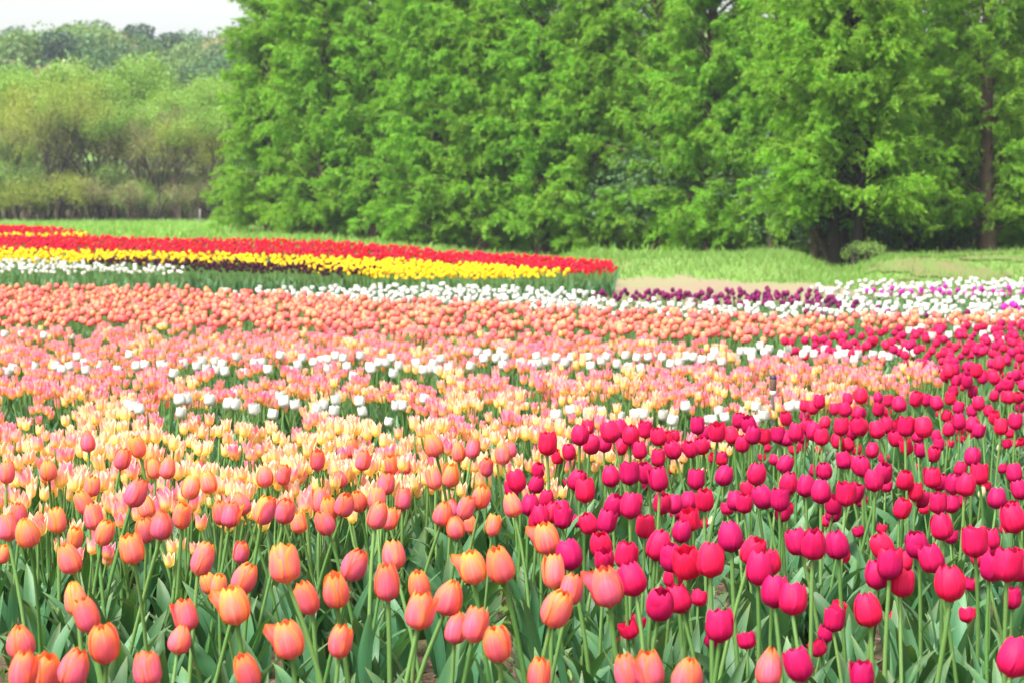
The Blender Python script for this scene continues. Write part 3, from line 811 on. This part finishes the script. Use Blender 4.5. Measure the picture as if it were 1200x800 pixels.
# ---- leaves of tulips that carry no bloom: green between and in front of the flowers
def foliage(name, X, label, L=(.16, .30), Wd=(.015, .024), lo=False, k=6, mat='blade'):
    mb = MB(); pr = []
    for j in range(k):
        rg = np.random.default_rng(500 + j + len(X)); q = MB()
        for i in range(3):
            q.join(leaf_blade(rg, rg.uniform(*L), rg.uniform(*Wd), rg.uniform(0, 6.28), .0, 5 if lo else 8, 3 if lo else 5))
        pr.append(q)
    pick = rng.integers(0, k, len(X))
    for j in range(k):
        q = X[pick == j]
        A = rotz(rng.uniform(0, 6.28, len(q))) * rng.uniform(.8, 1.15, len(q))[:, None, None]
        mb.replicate(pr[j], A, np.column_stack([q, ground_z(q[:, 0], q[:, 1]) + .03]), rng.uniform(0, 1, len(q)))
    return tag(mb.build(name, M[mat]), label, 'leaves', None, 'stuff')

near_area = np.array([[-1.6, 2.4], [1.6, 2.4], [4.2, 13.5], [-.2, 7.5], [-2.2, 7.2]])
foliage('tulip_leaves', scatter(near_area, .19), 'bluish green tulip leaves between the near flowers', L=(.18, .31), Wd=(.017, .028))
mid_area = np.array([[-2.3, 6.8], [2.4, 7.5], [6.2, 17], [6.5, 25], [-4, 21.5], [-5.6, 21], [-4.5, 15]])
foliage('tulip_leaves_of_the_field', scatter(mid_area, .20), 'green tulip leaves under the massed field flowers', lo=True)
far_area = np.concatenate([outline([(-40, 338), (440, 336), (600, 335), (722, 333)], .02), outline([(722, 309), (520, 297), (300, 285), (100, 276), (-40, 268)], .42)])
M['blade_far'] = blade_mat('far_tulip_leaf', (.055, .155, .075), (.11, .24, .13))
foliage('tulip_leaves_of_the_far_bed', scatter(far_area, .17), 'grey green tulip leaves along the raised far bed', L=(.26, .40), Wd=(.014, .022), lo=True, mat='blade_far')

# ---- small weeds and bark chips on the soil
def leaf_quads(C, size, asp, N=None, droop=None):
    """diamond leaves at centres C; size (k,), length direction random or given"""
    k = len(C)
    D = rng.normal(size=(k, 3)) if N is None else N
    D = D / (np.linalg.norm(D, axis=1)[:, None] + 1e-9)
    E = np.cross(D, rng.normal(size=(k, 3))); E /= np.linalg.norm(E, axis=1)[:, None] + 1e-9
    size = np.broadcast_to(size, (k,))[:, None]
    n_ = np.cross(D, E) * size * .12
    V = np.stack([C - D * size * .5, C + E * size * asp * .5 - n_, C + D * size * .5, C - E * size * asp * .5 - n_], 1).reshape(-1, 3)
    Q = np.arange(4 * k).reshape(k, 4)
    return V, Q

na = np.array([[-1.8, 2.3], [1.8, 2.3], [3.6, 11], [-2.6, 9]])
Xw = scatter(na, .10)
c = np.repeat(Xw, 7, 0) + rng.normal(0, .035, (len(Xw) * 7, 2))
keepw = np.sin(c[:, 0] * 5.0) + np.sin(c[:, 1] * 3.7 + c[:, 0] * 2) + rng.normal(0, .5, len(c)) > .1
c = c[keepw]
mb = MB(); V, Q = leaf_quads(np.column_stack([c, ground_z(c[:, 0], c[:, 1]) + .06 + rng.uniform(0, .05, len(c))]), rng.uniform(.018, .045, len(c)), .55)
mb.add(V, Q, None, 0, np.repeat(rng.uniform(0, 1, len(c)), 4))
tag(mb.build('weeds', M['leaf_shrub'], smooth=False), 'small green weeds creeping over the soil', 'weeds', None, 'stuff')
Xc = np.stack([rng.uniform(-2.6, 3.4, 26000), rng.uniform(2.2, 10, 26000)], -1)
Nf = rng.normal(size=(len(Xc), 3)) * np.array([1, 1, .35])
V, Q = leaf_quads(np.column_stack([Xc, ground_z(Xc[:, 0], Xc[:, 1]) + .055 + rng.uniform(0, .012, len(Xc))]), rng.uniform(.010, .030, len(Xc)), .5, Nf)
s = NT('bark_chip'); R = s.rand()
M['chip'] = s.finish(s.mix(R, (.055, .032, .022), (.27, .19, .15)), .9, .15)
mb = MB(); mb.add(V, Q, None, 0, np.repeat(rng.uniform(0, 1, len(Xc)), 4))
tag(mb.build('bark_mulch', M['chip'], smooth=False), 'brown bark chips scattered on the soil', 'mulch', None, 'stuff')

# ---- grass of the bank, the path edge and the meadow
def grass(name, X, hgt, wid, a, b_, label):
    k = len(X); z = ground_z(X[:, 0], X[:, 1])
    B = np.column_stack([X, z]); az = rng.uniform(0, 6.28, k)
    h = rng.uniform(.4, 1.2, k) * hgt * (.75 + .6 * np.sin(X[:, 0] * 1.7 + 2 * np.sin(X[:, 1] * .9)) ** 2 + .5 * (np.sin(X[:, 0] * 4.3 + X[:, 1] * 2.1) > .8))
    sx, sy = np.cos(az) * wid, np.sin(az) * wid
    lean = rng.normal(0, .45, (k, 2)) * h[:, None]
    tip = np.column_stack([X + lean, z + h])
    side = np.column_stack([sx, sy, np.zeros(k)])
    V = np.stack([B - side, B + side, tip + side * .15, tip - side * .15], 1).reshape(-1, 3)
    mb = MB(); mb.add(V, np.arange(4 * k).reshape(k, 4), None, 0, np.repeat(rng.uniform(0, 1, k), 4))
    m = leaf_mat(name, a, b_, var=.2, trans=.35)
    return tag(mb.build(name, m, smooth=False), label, 'grass', None, 'stuff')

g = np.stack([rng.uniform(-16, 16, 190000), rng.uniform(26, 58, 190000)], -1)
aa = g[:, 0] / g[:, 1]
bare = (np.sin(g[:, 0] * 1.5 + g[:, 1] * .4) * np.sin(g[:, 1] * .8 + 1 + g[:, 0] * .3) + rng.normal(0, .45, len(g)) > .25) & (aa > .175)
g = g[(g[:, 1] > path_back(aa) + .1 + rng.normal(0, .45, len(g))) & (aa > -.27) & (aa < .3) & ~bare & ~inside(far_area, g)]
grass('grass', g, .11, .010, (.095, .20, .032), (.19, .29, .07), 'rough green grass on the bank before the trees')
g = np.stack([rng.uniform(-30, 4, 70000), rng.uniform(43, 100, 70000)], -1)
g = g[(np.abs(g[:, 0] / g[:, 1]) < .32) & ~inside(far_area, g)]
grass('meadow_grass', g, .16, .03, (.13, .26, .04), (.22, .36, .075), 'short bright meadow grass below the woods')

# ------------------------------------------------------------------ trees
def dawn_redwood(seed, H=15.0, Rm=2.2, nb=300, dens=1.0, low=.6, open_top=0.0, girth=.17):
    """straight trunk, upswept limbs, feathery sprays all round them; returns trunk, limbs, crown"""
    rg = np.random.default_rng(seed)
    tr, li = MB(), MB()
    C, D, S, RN = [], [], [], []
    t = np.linspace(0, 1, 9)
    wob = np.stack([np.sin(t * 5 + seed) * .08, np.cos(t * 4 + seed) * .08, H * t], -1); wob[0, :2] = 0
    tube(tr, wob + np.array([0, 0, -.1]), girth * (1 - t) ** .8 + .012 + .06 * np.exp(-t * 30), 8)
    for i in range(nb):
        f = (i + rg.uniform(0, 1)) / nb
        z0 = low + (H - low) * f ** 1.15
        az = i * 2.39996 + rg.normal(0, .35)
        k = 1 - z0 / (H + .3)
        L = Rm * k ** .66 * rg.uniform(.55, 1.12) / .86 + .22
        if rg.uniform() < .07 and z0 > 4: L *= 1.22
        if z0 < 1.5: L *= .85
        n = 7
        s_ = np.linspace(0, 1, n)
        el = rg.uniform(.65, 1.15) - rg.uniform(.6, 1.35) * s_ ** 1.6
        if z0 < 1.8: el = el - .45
        dr = L / (n - 1)
        rr = np.concatenate([[0], np.cumsum(np.cos(el[:-1]) * dr)]); zz = np.concatenate([[0], np.cumsum(np.sin(el[:-1]) * dr)])
        az_s = az + rg.normal(0, .15) * s_
        bp = np.stack([rr * np.cos(az_s), rr * np.sin(az_s), np.maximum(z0 + zz, .15)], -1)
        bp[:, :2] += np.array([np.interp(z0, wob[:, 2], wob[:, 0]), np.interp(z0, wob[:, 2], wob[:, 1])])
        tube(li, bp, np.linspace(.010 + .012 * L, .005, n), 4)
        thin = 1 - open_top * sstep(.25, .6, z0 / H)
        m = max(3, int(L / .080 * dens * thin))
        tone = rg.uniform(0, .5)
        for q in range(m):
            ss = rg.uniform(.22, 1.0) ** .8
            p0 = np.array([np.interp(ss, s_, bp[:, c]) for c in range(3)])
            a2 = az + rg.normal(0, .95)
            l2 = rg.uniform(.20, .48) * (1.15 - .4 * ss)
            w = rg.uniform(0.03, 1, 17)
            d2 = np.array([math.cos(a2), math.sin(a2), rg.uniform(-.95, .65)])
            pp = p0 + d2[None] * (w * l2)[:, None] + np.array([0, 0, -.22])[None] * (w ** 2 * l2)[:, None]
            C.append(pp + rg.normal(0, .03, pp.shape))
            D.append(d2[None] * .7 + rg.normal(0, .5, pp.shape) + np.array([0, 0, -.35]))
            S.append(rg.uniform(.065, .145, len(w))); RN.append(tone + rg.uniform(0, .5, len(w)))
    C, D, S, RN = np.concatenate(C), np.concatenate(D), np.concatenate(S), np.concatenate(RN)
    cr = MB(); V, Q = leaf_quads(C, S, .40, D)
    cr.add(V, Q, None, 0, np.repeat(RN, 4))
    return tr, li, cr

def tree_proto(name, parts):
    """parts: (name, MB, material, smooth) -> list of (name, mesh)"""
    return [(n, mb.mesh(name + ' ' + n, m, sm)) for n, mb, m, sm in parts]

def put_tree(name, pr, x, y, rz, s, label, cat='tree', group=None, sink=0.0, sz=1.0):
    e = empty(name, (x, y, float(ground_z(x, y)) - sink), rz, s)
    e.scale = (s, s, s * sz)
    tag(e, label, cat, group)
    ids = {}
    for n, me in pr:
        par = ids.get('trunk') if n == 'limbs' else e
        ids[n] = link(n, me, par)
    return e

PR = []
for k, (H_, R_, nb_, de_, low_, op_) in enumerate([(15.5, 1.85, 450, 1.05, .3, 0), (16.5, 1.7, 450, 1.05, .4, .05), (14.0, 2.05, 430, 1.05, .2, 0), (15.0, 1.9, 330, .9, .7, .5)]):
    tr, li, cr = dawn_redwood(700 + k, H_, R_, nb_, de_, low_, op_)
    PR.append(tree_proto('dawn_redwood', [('trunk', tr, M['bark'], True), ('limbs', li, M['bark'], True), ('crown', cr, M['fern'], False)]))

ORD = 'leftmost second third fourth fifth sixth seventh eighth ninth tenth eleventh twelfth thirteenth fourteenth fifteenth sixteenth'.split()
FRONT = [(318, 66, 2), (376, 63, 0), (440, 62, 1), (505, 60, 2), (568, 59, 0), (635, 58, 1), (700, 57, 2), (768, 56, 3), (835, 54, 0), (908, 53, 3), (1072, 53, 0), (1158, 49, 3), (1245, 50, 2), (1330, 50, 0), (230, 74, 1)]
for i, (u, d, k) in enumerate(sorted(FRONT[:-2], key=lambda q: q[0])):
    x = (u - 600) / F_PX * d
    nm = 'bright green feathery tree, %s in the front row above the bank' % (ORD[i] if i == 0 else ORD[i] + ' from the left')
    if u == 1158: nm = 'open feathery tree with bare upper limbs and a dark visible trunk, near the right edge'
    if u == 318: nm = 'leftmost feathery tree of the row, its full skirt reaching the red tulips'
    put_tree('dawn_redwood', PR[k], x, d, 1.3 * i + .4, random.uniform(.95, 1.06), nm, 'tree', 'row of feathery green trees')
for i, (u, d, k) in enumerate([(350, 71, 1), (420, 70, 3), (490, 69, 0), (560, 68, 2), (630, 66, 1), (705, 65, 0), (780, 64, 2), (850, 62, 1), (925, 61, 0), (1095, 60, 2), (1185, 60, 1), (1270, 60, 0), (1360, 60, 2)]):
    x = (u - 600) / F_PX * d
    put_tree('dawn_redwood', PR[k], x, d, 2.1 * i, random.uniform(.88, 1.0) * (1 if u < 600 else .62 if u < 850 else .5), 'feathery tree of the second row, %s behind the front trees' % (ORD[i] if i == 0 else ORD[i] + ' from the left'), 'tree', 'second row of feathery trees')

# broadleaf trees ---------------------------------------------------------------
def broadleaf(seed, H, spread, nleaf, leaf=.3, clear=.25, depth=4, twig=1.0, clump=.55, asp=.6, stems=1):
    rg = np.random.default_rng(seed)
    pairs = []; tips = []
    def grow(p, d, L, r, lev):
        tr, li = pairs[-1]
        n = 4
        P = [p]; q = p.copy(); dd = d.copy()
        for i in range(n):
            dd = dd + rg.normal(0, .13, 3) + np.array([0, 0, .05]); dd /= np.linalg.norm(dd)
            q = q + dd * L / n; P.append(q.copy())
        r1 = r * (.62 if lev else .6)
        tube(tr if lev == 0 else li, P, np.linspace(r, r1, n + 1), 7 if lev == 0 else 4)
        if lev >= depth - 1:
            tips.append(q); tips.append(P[2])
            return
        kids = rg.integers(3, 5) if lev == 0 else rg.integers(2, 4)
        a0 = rg.uniform(0, 6.28)
        for k in range(kids):
            a = a0 + k * 2 * PI / kids + rg.normal(0, .4)
            tilt = rg.uniform(.35, .85) * spread
            side = np.cross(dd, [math.cos(a), math.sin(a), .2]); side /= np.linalg.norm(side) + 1e-9
            nd = dd * math.cos(tilt) + side * math.sin(tilt); nd[2] = max(nd[2], -.05); nd /= np.linalg.norm(nd)
            st = P[-1] if k < 2 else P[rg.integers(2, n + 1)]
            grow(st, nd, L * rg.uniform(.62, .85), r1 * rg.uniform(.6, .85), lev + 1)
        if lev == 0:
            grow(P[-1], dd, L * .8, r1, 1)
    for k in range(stems):
        pairs.append((MB(), MB()))
        d0 = np.array([rg.normal(0, .10 + .12 * (stems > 1)), rg.normal(0, .10 + .12 * (stems > 1)), 1.0]); d0 /= np.linalg.norm(d0)
        grow(np.array([rg.normal(0, .3) * (stems > 1), rg.normal(0, .3) * (stems > 1), -.1]), d0, H * (clear + .10), H * .010 + .03, 0)
    tips = np.array(tips)
    k = H / max(tips[:, 2].max(), 1e-3) * .97
    for mb in [m for q in pairs for m in q]:
        mb.V = [v * k for v in mb.V]
    tips = tips * k
    cr = MB()
    if nleaf:
        c = tips[rg.integers(0, len(tips), nleaf)]
        w = rg.normal(0, 1, (nleaf, 3)); w /= np.linalg.norm(w, axis=1)[:, None]
        C = c + w * (rg.uniform(0, 1, nleaf) ** .45 * clump * H / 10)[:, None]
        V, Q = leaf_quads(C, rg.uniform(.6, 1.25, nleaf) * leaf, asp)
        cr.add(V, Q, None, 0, np.repeat(rg.uniform(0, 1, nleaf), 4))
    return pairs, cr

def bl_proto(name, seed, mat, bark='bark_grey', **kw):
    pairs, cr = broadleaf(seed, **kw)
    parts = []
    for tr, li in pairs:
        parts += [('trunk', tr, M[bark], True), ('limbs', li, M[bark], True)]
    return tree_proto(name, parts + [('crown', cr, M[mat], False)])

# two dark-footed trees standing in the gap of the bank
tr, li, cr = dawn_redwood(777, 14.5, 2.3, 340, 1.0, 1.1, .3, .085)
PG = tree_proto('gap_redwood', [('trunk', tr, M['bark_dark'], True), ('limbs', li, M['bark_dark'], True), ('crown', cr, M['fern'], False)])
put_tree('dawn_redwood', PG, (979 - 600) / F_PX * 46.5, 46.5, .6, 1.0, 'feathery tree with a dark bare foot in the bank gap, farther from the shrub', 'tree', 'row of feathery green trees')
put_tree('dawn_redwood', PG, (1003 - 600) / F_PX * 46.0, 46.0, 2.9, .97, 'feathery tree with a dark bare foot in the bank gap, nearer the shrub', 'tree', 'row of feathery green trees')
put_tree('dawn_redwood', PG, (990 - 600) / F_PX * 48.5, 48.5, 4.6, .9, 'feathery tree with a slim dark foot between the other two in the bank gap', 'tree', 'row of feathery green trees')
pr = bl_proto('shrub', 43, 'leaf_shrub', 'bark_dark', H=.8, spread=1.2, nleaf=1500, leaf=.09, clear=.1, depth=3, clump=3.2, stems=4)
put_tree('shrub', pr, (1032 - 600) / F_PX * 44, 44, 0, .5, 'low green shrub beside the dark tree feet in the bank gap', 'shrub')
shr = [bl_proto('shrub', 50 + k, 'hill_green', 'bark', H=2.2, spread=1.2, nleaf=6500, leaf=.10, clear=.1, depth=3, clump=3.4, stems=4) for k in range(3)]
for i, (u, d) in enumerate([(955, 51), (1018, 50.5), (1100, 54), (1185, 53), (870, 56), (800, 58), (420, 74), (520, 73), (600, 71), (690, 69), (765, 66), (845, 64), (915, 62), (1040, 63), (1110, 60), (1180, 58), (1240, 58), (340, 73), (380, 76), (470, 76), (560, 73), (640, 72), (725, 70), (805, 67), (880, 65), (975, 66), (1075, 66), (1145, 64), (1215, 62)]):
    put_tree('shrub', shr[1 if i % 2 else 0], (u - 600) / F_PX * d, d, i * 1.7, random.uniform(1.0, 1.6), 'dark green shrub under the feathery trees, %s percent across the photo' % num_word(round(u / 12)), 'shrub', 'shrubs under the feathery trees')

# woods at the left edge of the meadow
WOOD = {
    'yellow': bl_proto('wood', 61, 'leaf_yellow', 'bark', H=9.5, spread=.55, nleaf=9000, leaf=.20, clear=.16, depth=5, clump=.95),
    'bright': bl_proto('wood', 62, 'leaf_bright', 'bark', H=10.5, spread=.55, nleaf=11000, leaf=.21, clear=.18, depth=5, clump=1.0),
    'silver': bl_proto('wood', 63, 'leaf_silver', 'bark', H=10.5, spread=.48, nleaf=8000, leaf=.22, clear=.18, depth=5, clump=.8),
    'olive': bl_proto('wood', 64, 'leaf_olive', 'bark', H=8.5, spread=.6, nleaf=6500, leaf=.15, clear=.14, depth=5, clump=.9, stems=2),
    'thin': bl_proto('wood', 66, 'leaf_yellow', 'bark_dark', H=8.5, spread=.32, nleaf=3600, leaf=.11, clear=.22, depth=6, clump=.8, stems=3),
    'bare': bl_proto('wood', 65, 'leaf_olive', 'bark', H=8.5, spread=.55, nleaf=4200, leaf=.12, clear=.14, depth=6, clump=.8, stems=2),
}
WORD = {'yellow': 'yellow green spring tree', 'bright': 'bright green spring tree', 'silver': 'silvery leaved tree', 'olive': 'olive brown budding tree', 'bare': 'olive grey budding tree', 'thin': 'thin leafed dark stemmed tree'}
for i, (u, d, k, s_) in enumerate([(14, 99, 'thin', .8), (60, 98, 'thin', 1.08), (124, 100, 'thin', .92), (182, 98, 'thin', .74), (8, 104, 'yellow', .88), (28, 110, 'silver', 1.0), (52, 100, 'bare', .85), (75, 116, 'yellow', 1.12), (108, 108, 'bright', .95), (135, 104, 'olive', .9), (128, 114, 'silver', .95),
                               (160, 118, 'bright', 1.05), (172, 101, 'bare', .82), (205, 108, 'bright', .98), (208, 101, 'olive', .85), (238, 112, 'yellow', .95), (255, 106, 'bright', .85), (-25, 106, 'bright', .95), (185, 125, 'bright', 1.1), (50, 124, 'bright', 1.0), (-60, 112, 'silver', 1.0),
                               (285, 112, 'bright', .9), (320, 116, 'olive', 1.0), (12, 99, 'bright', .5), (-5, 118, 'bright', 1.05), (35, 104, 'bright', .8), (62, 109, 'yellow', .95), (90, 104, 'bright', .85), (118, 122, 'yellow', 1.1), (148, 110, 'yellow', 1.0), (190, 104, 'yellow', .8), (222, 118, 'bright', 1.05), (240, 103, 'bright', .8), (25, 128, 'yellow', 1.05), (80, 130, 'silver', 1.1), (160, 132, 'silver', 1.05), (205, 130, 'yellow', 1.05), (245, 128, 'bright', 1.1)]):
    x = (u - 600) / F_PX * d
    put_tree('woodland_tree', WOOD[k], x, d, i * 2.4, s_ * (.82 if d < 112 else .70), '%s at the meadow edge, %s percent across the photo' % (WORD[k], num_word(round(u / 12))) if 0 <= u <= 250 else WORD[k] + ' at the meadow edge beside the feathery trees' if u > 250 else WORD[k] + ' at the meadow edge beyond the frame', 'tree', 'trees at the edge of the meadow')
brush = [bl_proto('brush', 80 + k, ('leaf_olive', 'leaf_bright', 'leaf_yellow', 'leaf_shrub')[k], 'bark', H=3.2, spread=.8, nleaf=(3600, 4200, 3600, 3500)[k], leaf=.13, clear=.08, depth=4, clump=2.2, stems=3) for k in range(4)]
BW = ('olive brown', 'light green', 'yellow green', 'mid green')
for i in range(38):
    u = -25 + i * 8 + random.uniform(-5, 5); d = random.uniform(97, 108)
    put_tree('brush', brush[(i * 7 + i // 4) % 4], (u - 600) / F_PX * d, d, i * 1.3, random.uniform(.35, .9), '%s undergrowth bush at the foot of the woods, %s percent across' % (BW[(i * 7 + i // 4) % 4], num_word(max(round(u / 12), 0))), 'bush', 'bushes along the foot of the woods')

# hill wood: every crown a tree of its own
def hill_tree(seed, H, W_, nleaf, leaf, conif=False):
    rg = np.random.default_rng(seed)
    tr, li, cr = MB(), MB(), MB()
    tube(tr, [[0, 0, -.5], [.1, 0, H * .4], [.05, .1, H * .85]], [H * .022, H * .016, .03], 6)
    cs = []
    for k in range(9 if not conif else 12):
        a = rg.uniform(0, 6.28); h = rg.uniform(.35, .93) * H
        rad = W_ * rg.uniform(.2, .8) * (1 - ((h / H - .5) / .62) ** 2) if not conif else W_ * rg.uniform(.3, .95) * (1.12 - h / H)
        c = np.array([math.cos(a) * rad, math.sin(a) * rad, h]); cs.append(c)
        tube(li, [[.08, .05, h * .72], c * np.array([.5, .5, .93]), c], [H * .008, H * .005, .02], 4)
    cs = np.array(cs); pk = rg.integers(0, len(cs), nleaf)
    w = rg.normal(0, 1, (nleaf, 3)); w /= np.linalg.norm(w, axis=1)[:, None]
    rd = rg.uniform(.7, 1.2, len(cs))[pk] * rg.uniform(.25, 1.0, nleaf) ** .5
    sc = np.array([.58, .58, .42]) * W_ if not conif else np.array([.5, .5, .20]) * W_
    C = cs[pk] + w * rd[:, None] * sc
    V, Q = leaf_quads(C, rg.uniform(.6, 1.3, nleaf) * leaf, .65)
    cr.add(V, Q, None, 0, np.repeat(rg.uniform(0, 1, nleaf), 4))
    return tr, li, cr
HILL = {}
for j, (key, mat, H_, W_, con) in enumerate([('green', 'hill_green', 9, 4.2, False), ('pine', 'leaf_pine', 10.5, 3.2, True), ('tan', 'leaf_tan', 8, 4.0, False), ('gold', 'leaf_yellow', 9, 4.0, False), ('bright', 'hill_light', 9, 4.3, False), ('olive', 'leaf_olive', 8.5, 4.0, False)]):
    tr, li, cr = hill_tree(800 + j, H_, W_, 3600, .42 if not con else .36, con)
    HILL[key] = tree_proto('hill', [('trunk', tr, M['bark'], True), ('limbs', li, M['bark'], True), ('crown', cr, M[mat], False)])
HW = {'green': 'round mid green tree', 'pine': 'dark ragged pine', 'tan': 'pinkish tan budding tree', 'gold': 'golden green tree', 'bright': 'fresh light green tree', 'olive': 'dull olive tree'}
hill_spots = []
HAND = [(5, 268, 'pine'), (22, 262, 'green'), (38, 225, 'tan'), (62, 275, 'pine'), (75, 250, 'green'), (100, 262, 'gold'), (120, 272, 'pine'), (140, 276, 'pine'), (158, 278, 'pine'), (172, 262, 'pine'), (150, 240, 'olive'), (195, 250, 'green'), (205, 262, 'bright'), (222, 276, 'pine'), (245, 278, 'pine'), (232, 255, 'bright'), (255, 262, 'green'), (90, 222, 'bright'), (120, 215, 'green'), (175, 226, 'olive'), (215, 228, 'green'), (240, 222, 'green'), (12, 215, 'tan'), (60, 205, 'green'), (150, 262, 'bright'), (188, 278, 'pine'), (48, 262, 'green'), (275, 262, 'bright')]
for i, u in enumerate(range(-30, 290, 15)): HAND.append((u + (i * 7) % 9 - 4, 277 + (i * 5) % 8, 'pine' if i % 5 in (1, 3, 4) else ('green', 'olive')[i % 2]))
for u, d, k in HAND: hill_spots.append((u, d, k))
keys = ['green', 'bright', 'olive', 'pine', 'tan', 'gold']
for d in (165, 180, 195, 210, 232, 250, 268):
    for u in np.arange(-60, 1320, 46 if d < 215 else 58):
        u_ = u + random.uniform(-14, 14)
        if d > 215 and u_ < 280: continue
        hill_spots.append((u_, d + random.uniform(-5, 5), random.choice(['green', 'bright', 'green', 'olive', 'gold', 'pine', 'tan'])))
seen = {}
for i, (u, d, k) in enumerate(hill_spots):
    x = (u - 600) / F_PX * d
    if not -40 < u < 285 and i % 2 and d > 200: continue
    h = float(ground_z(x, d)) + 7
    vv_ = float(to_px(np.array([[x, d, h]]))[1][0])
    where = 'on the hillside, %s percent across and %s percent down the photo' % (num_word(round(max(u, 0) / 12)), num_word(round(max(vv_, 0) / 8))) if -10 < u < 260 else 'on the hillside hidden behind the feathery trees'
    put_tree('hillside_tree', HILL[k], x, d, i * 1.9, random.uniform(.82, 1.12) * (.94 if k == 'pine' else 1), HW[k] + ' ' + where, 'tree', 'trees on the hillside')

# ------------------------------------------------------------------ small things
# sprinkler riser standing among the pink tulips
e = empty('sprinkler_post', (0, 0, 0), 0, .87)
bx, by = hit(906, 455, .395)
e.location = (bx, by, float(ground_z(bx, by)) + .04)
tag(e, 'brown sprinkler post with a dark cap among the pink tulips', 'sprinkler')
def lathe(mb, prof, n=12):
    r = np.array([p[0] for p in prof]); z = np.array([p[1] for p in prof])
    P = np.stack([0 * z, 0 * z, z], -1)
    th = np.linspace(0, 2 * PI, n, endpoint=False)
    V = np.stack([r[:, None] * np.cos(th), r[:, None] * np.sin(th), z[:, None] + 0 * th], -1).reshape(-1, 3)
    i = np.arange(n); j = (i + 1) % n
    Q = np.concatenate([np.stack([a * n + i, a * n + j, (a + 1) * n + j, (a + 1) * n + i], -1) for a in range(len(prof) - 1)])
    mb.add(V, Q)
def plain(name, col, rough=.5):
    s = NT(name); tc = s.n('ShaderNodeTexCoord'); nz = s.noise(40.0, tc.outputs['Object'], 3.0)
    return s.finish(s.mix(s.math('MULTIPLY', nz, .35), col, tuple(c * .5 for c in col)), rough, .3)
mb = MB(); lathe(mb, [(.0, 0), (.014, 0), (.014, .37), (.017, .372), (.017, .395), (0, .396)]); mb.build('pipe', plain('grey_pipe', (.42, .42, .44)), e)
mb = MB(); lathe(mb, [(.015, .396), (.017, .40), (.020, .455), (.020, .46), (0, .461)]); mb.build('body', plain('brown_body', (.13, .075, .06)), e)
mb = MB(); lathe(mb, [(.0205, .461), (.021, .466), (.017, .482), (.008, .486), (0, .487)]); mb.build('cap', plain('dark_cap', (.022, .018, .035)), e)
# pale marker post at the far edge of the meadow
mb = MB(); lathe(mb, [(0, 0), (.035, 0), (.03, .7), (.024, .75), (0, .76)], 8)
o = mb.build('marker_post', plain('pale_post', (.34, .34, .32)))
d = 88; o.location = ((235 - 600) / F_PX * d, d, float(ground_z((235 - 600) / F_PX * d, d)))
tag(o, 'slim pale post at the far edge of the meadow', 'post')

# ------------------------------------------------------------------ the air
hz = bpy.data.materials.new('haze_air'); hz.use_nodes = True
nt = hz.node_tree; nt.nodes.clear()
vo = nt.nodes.new('ShaderNodeVolumePrincipled')
vo.inputs['Color'].default_value = (.80, .89, 1.0, 1)
vo.inputs['Density'].default_value = 0.00042
vo.inputs['Anisotropy'].default_value = 0.2
mo = nt.nodes.new('ShaderNodeOutputMaterial')
nt.links.new(vo.outputs[0], mo.inputs['Volume'])
bx = np.array([[x, y, z] for z in (-1.3, 48) for y in (-66, 406) for x in (-246, 246)], float)
mb = MB(); mb.add(bx, [[0, 2, 3, 1], [4, 5, 7, 6], [0, 1, 5, 4], [2, 6, 7, 3], [0, 4, 6, 2], [1, 3, 7, 5]])
o = mb.build('haze', hz, smooth=False)
tag(o, 'thin pale haze over the field and the hill', 'haze', None, 'stuff')
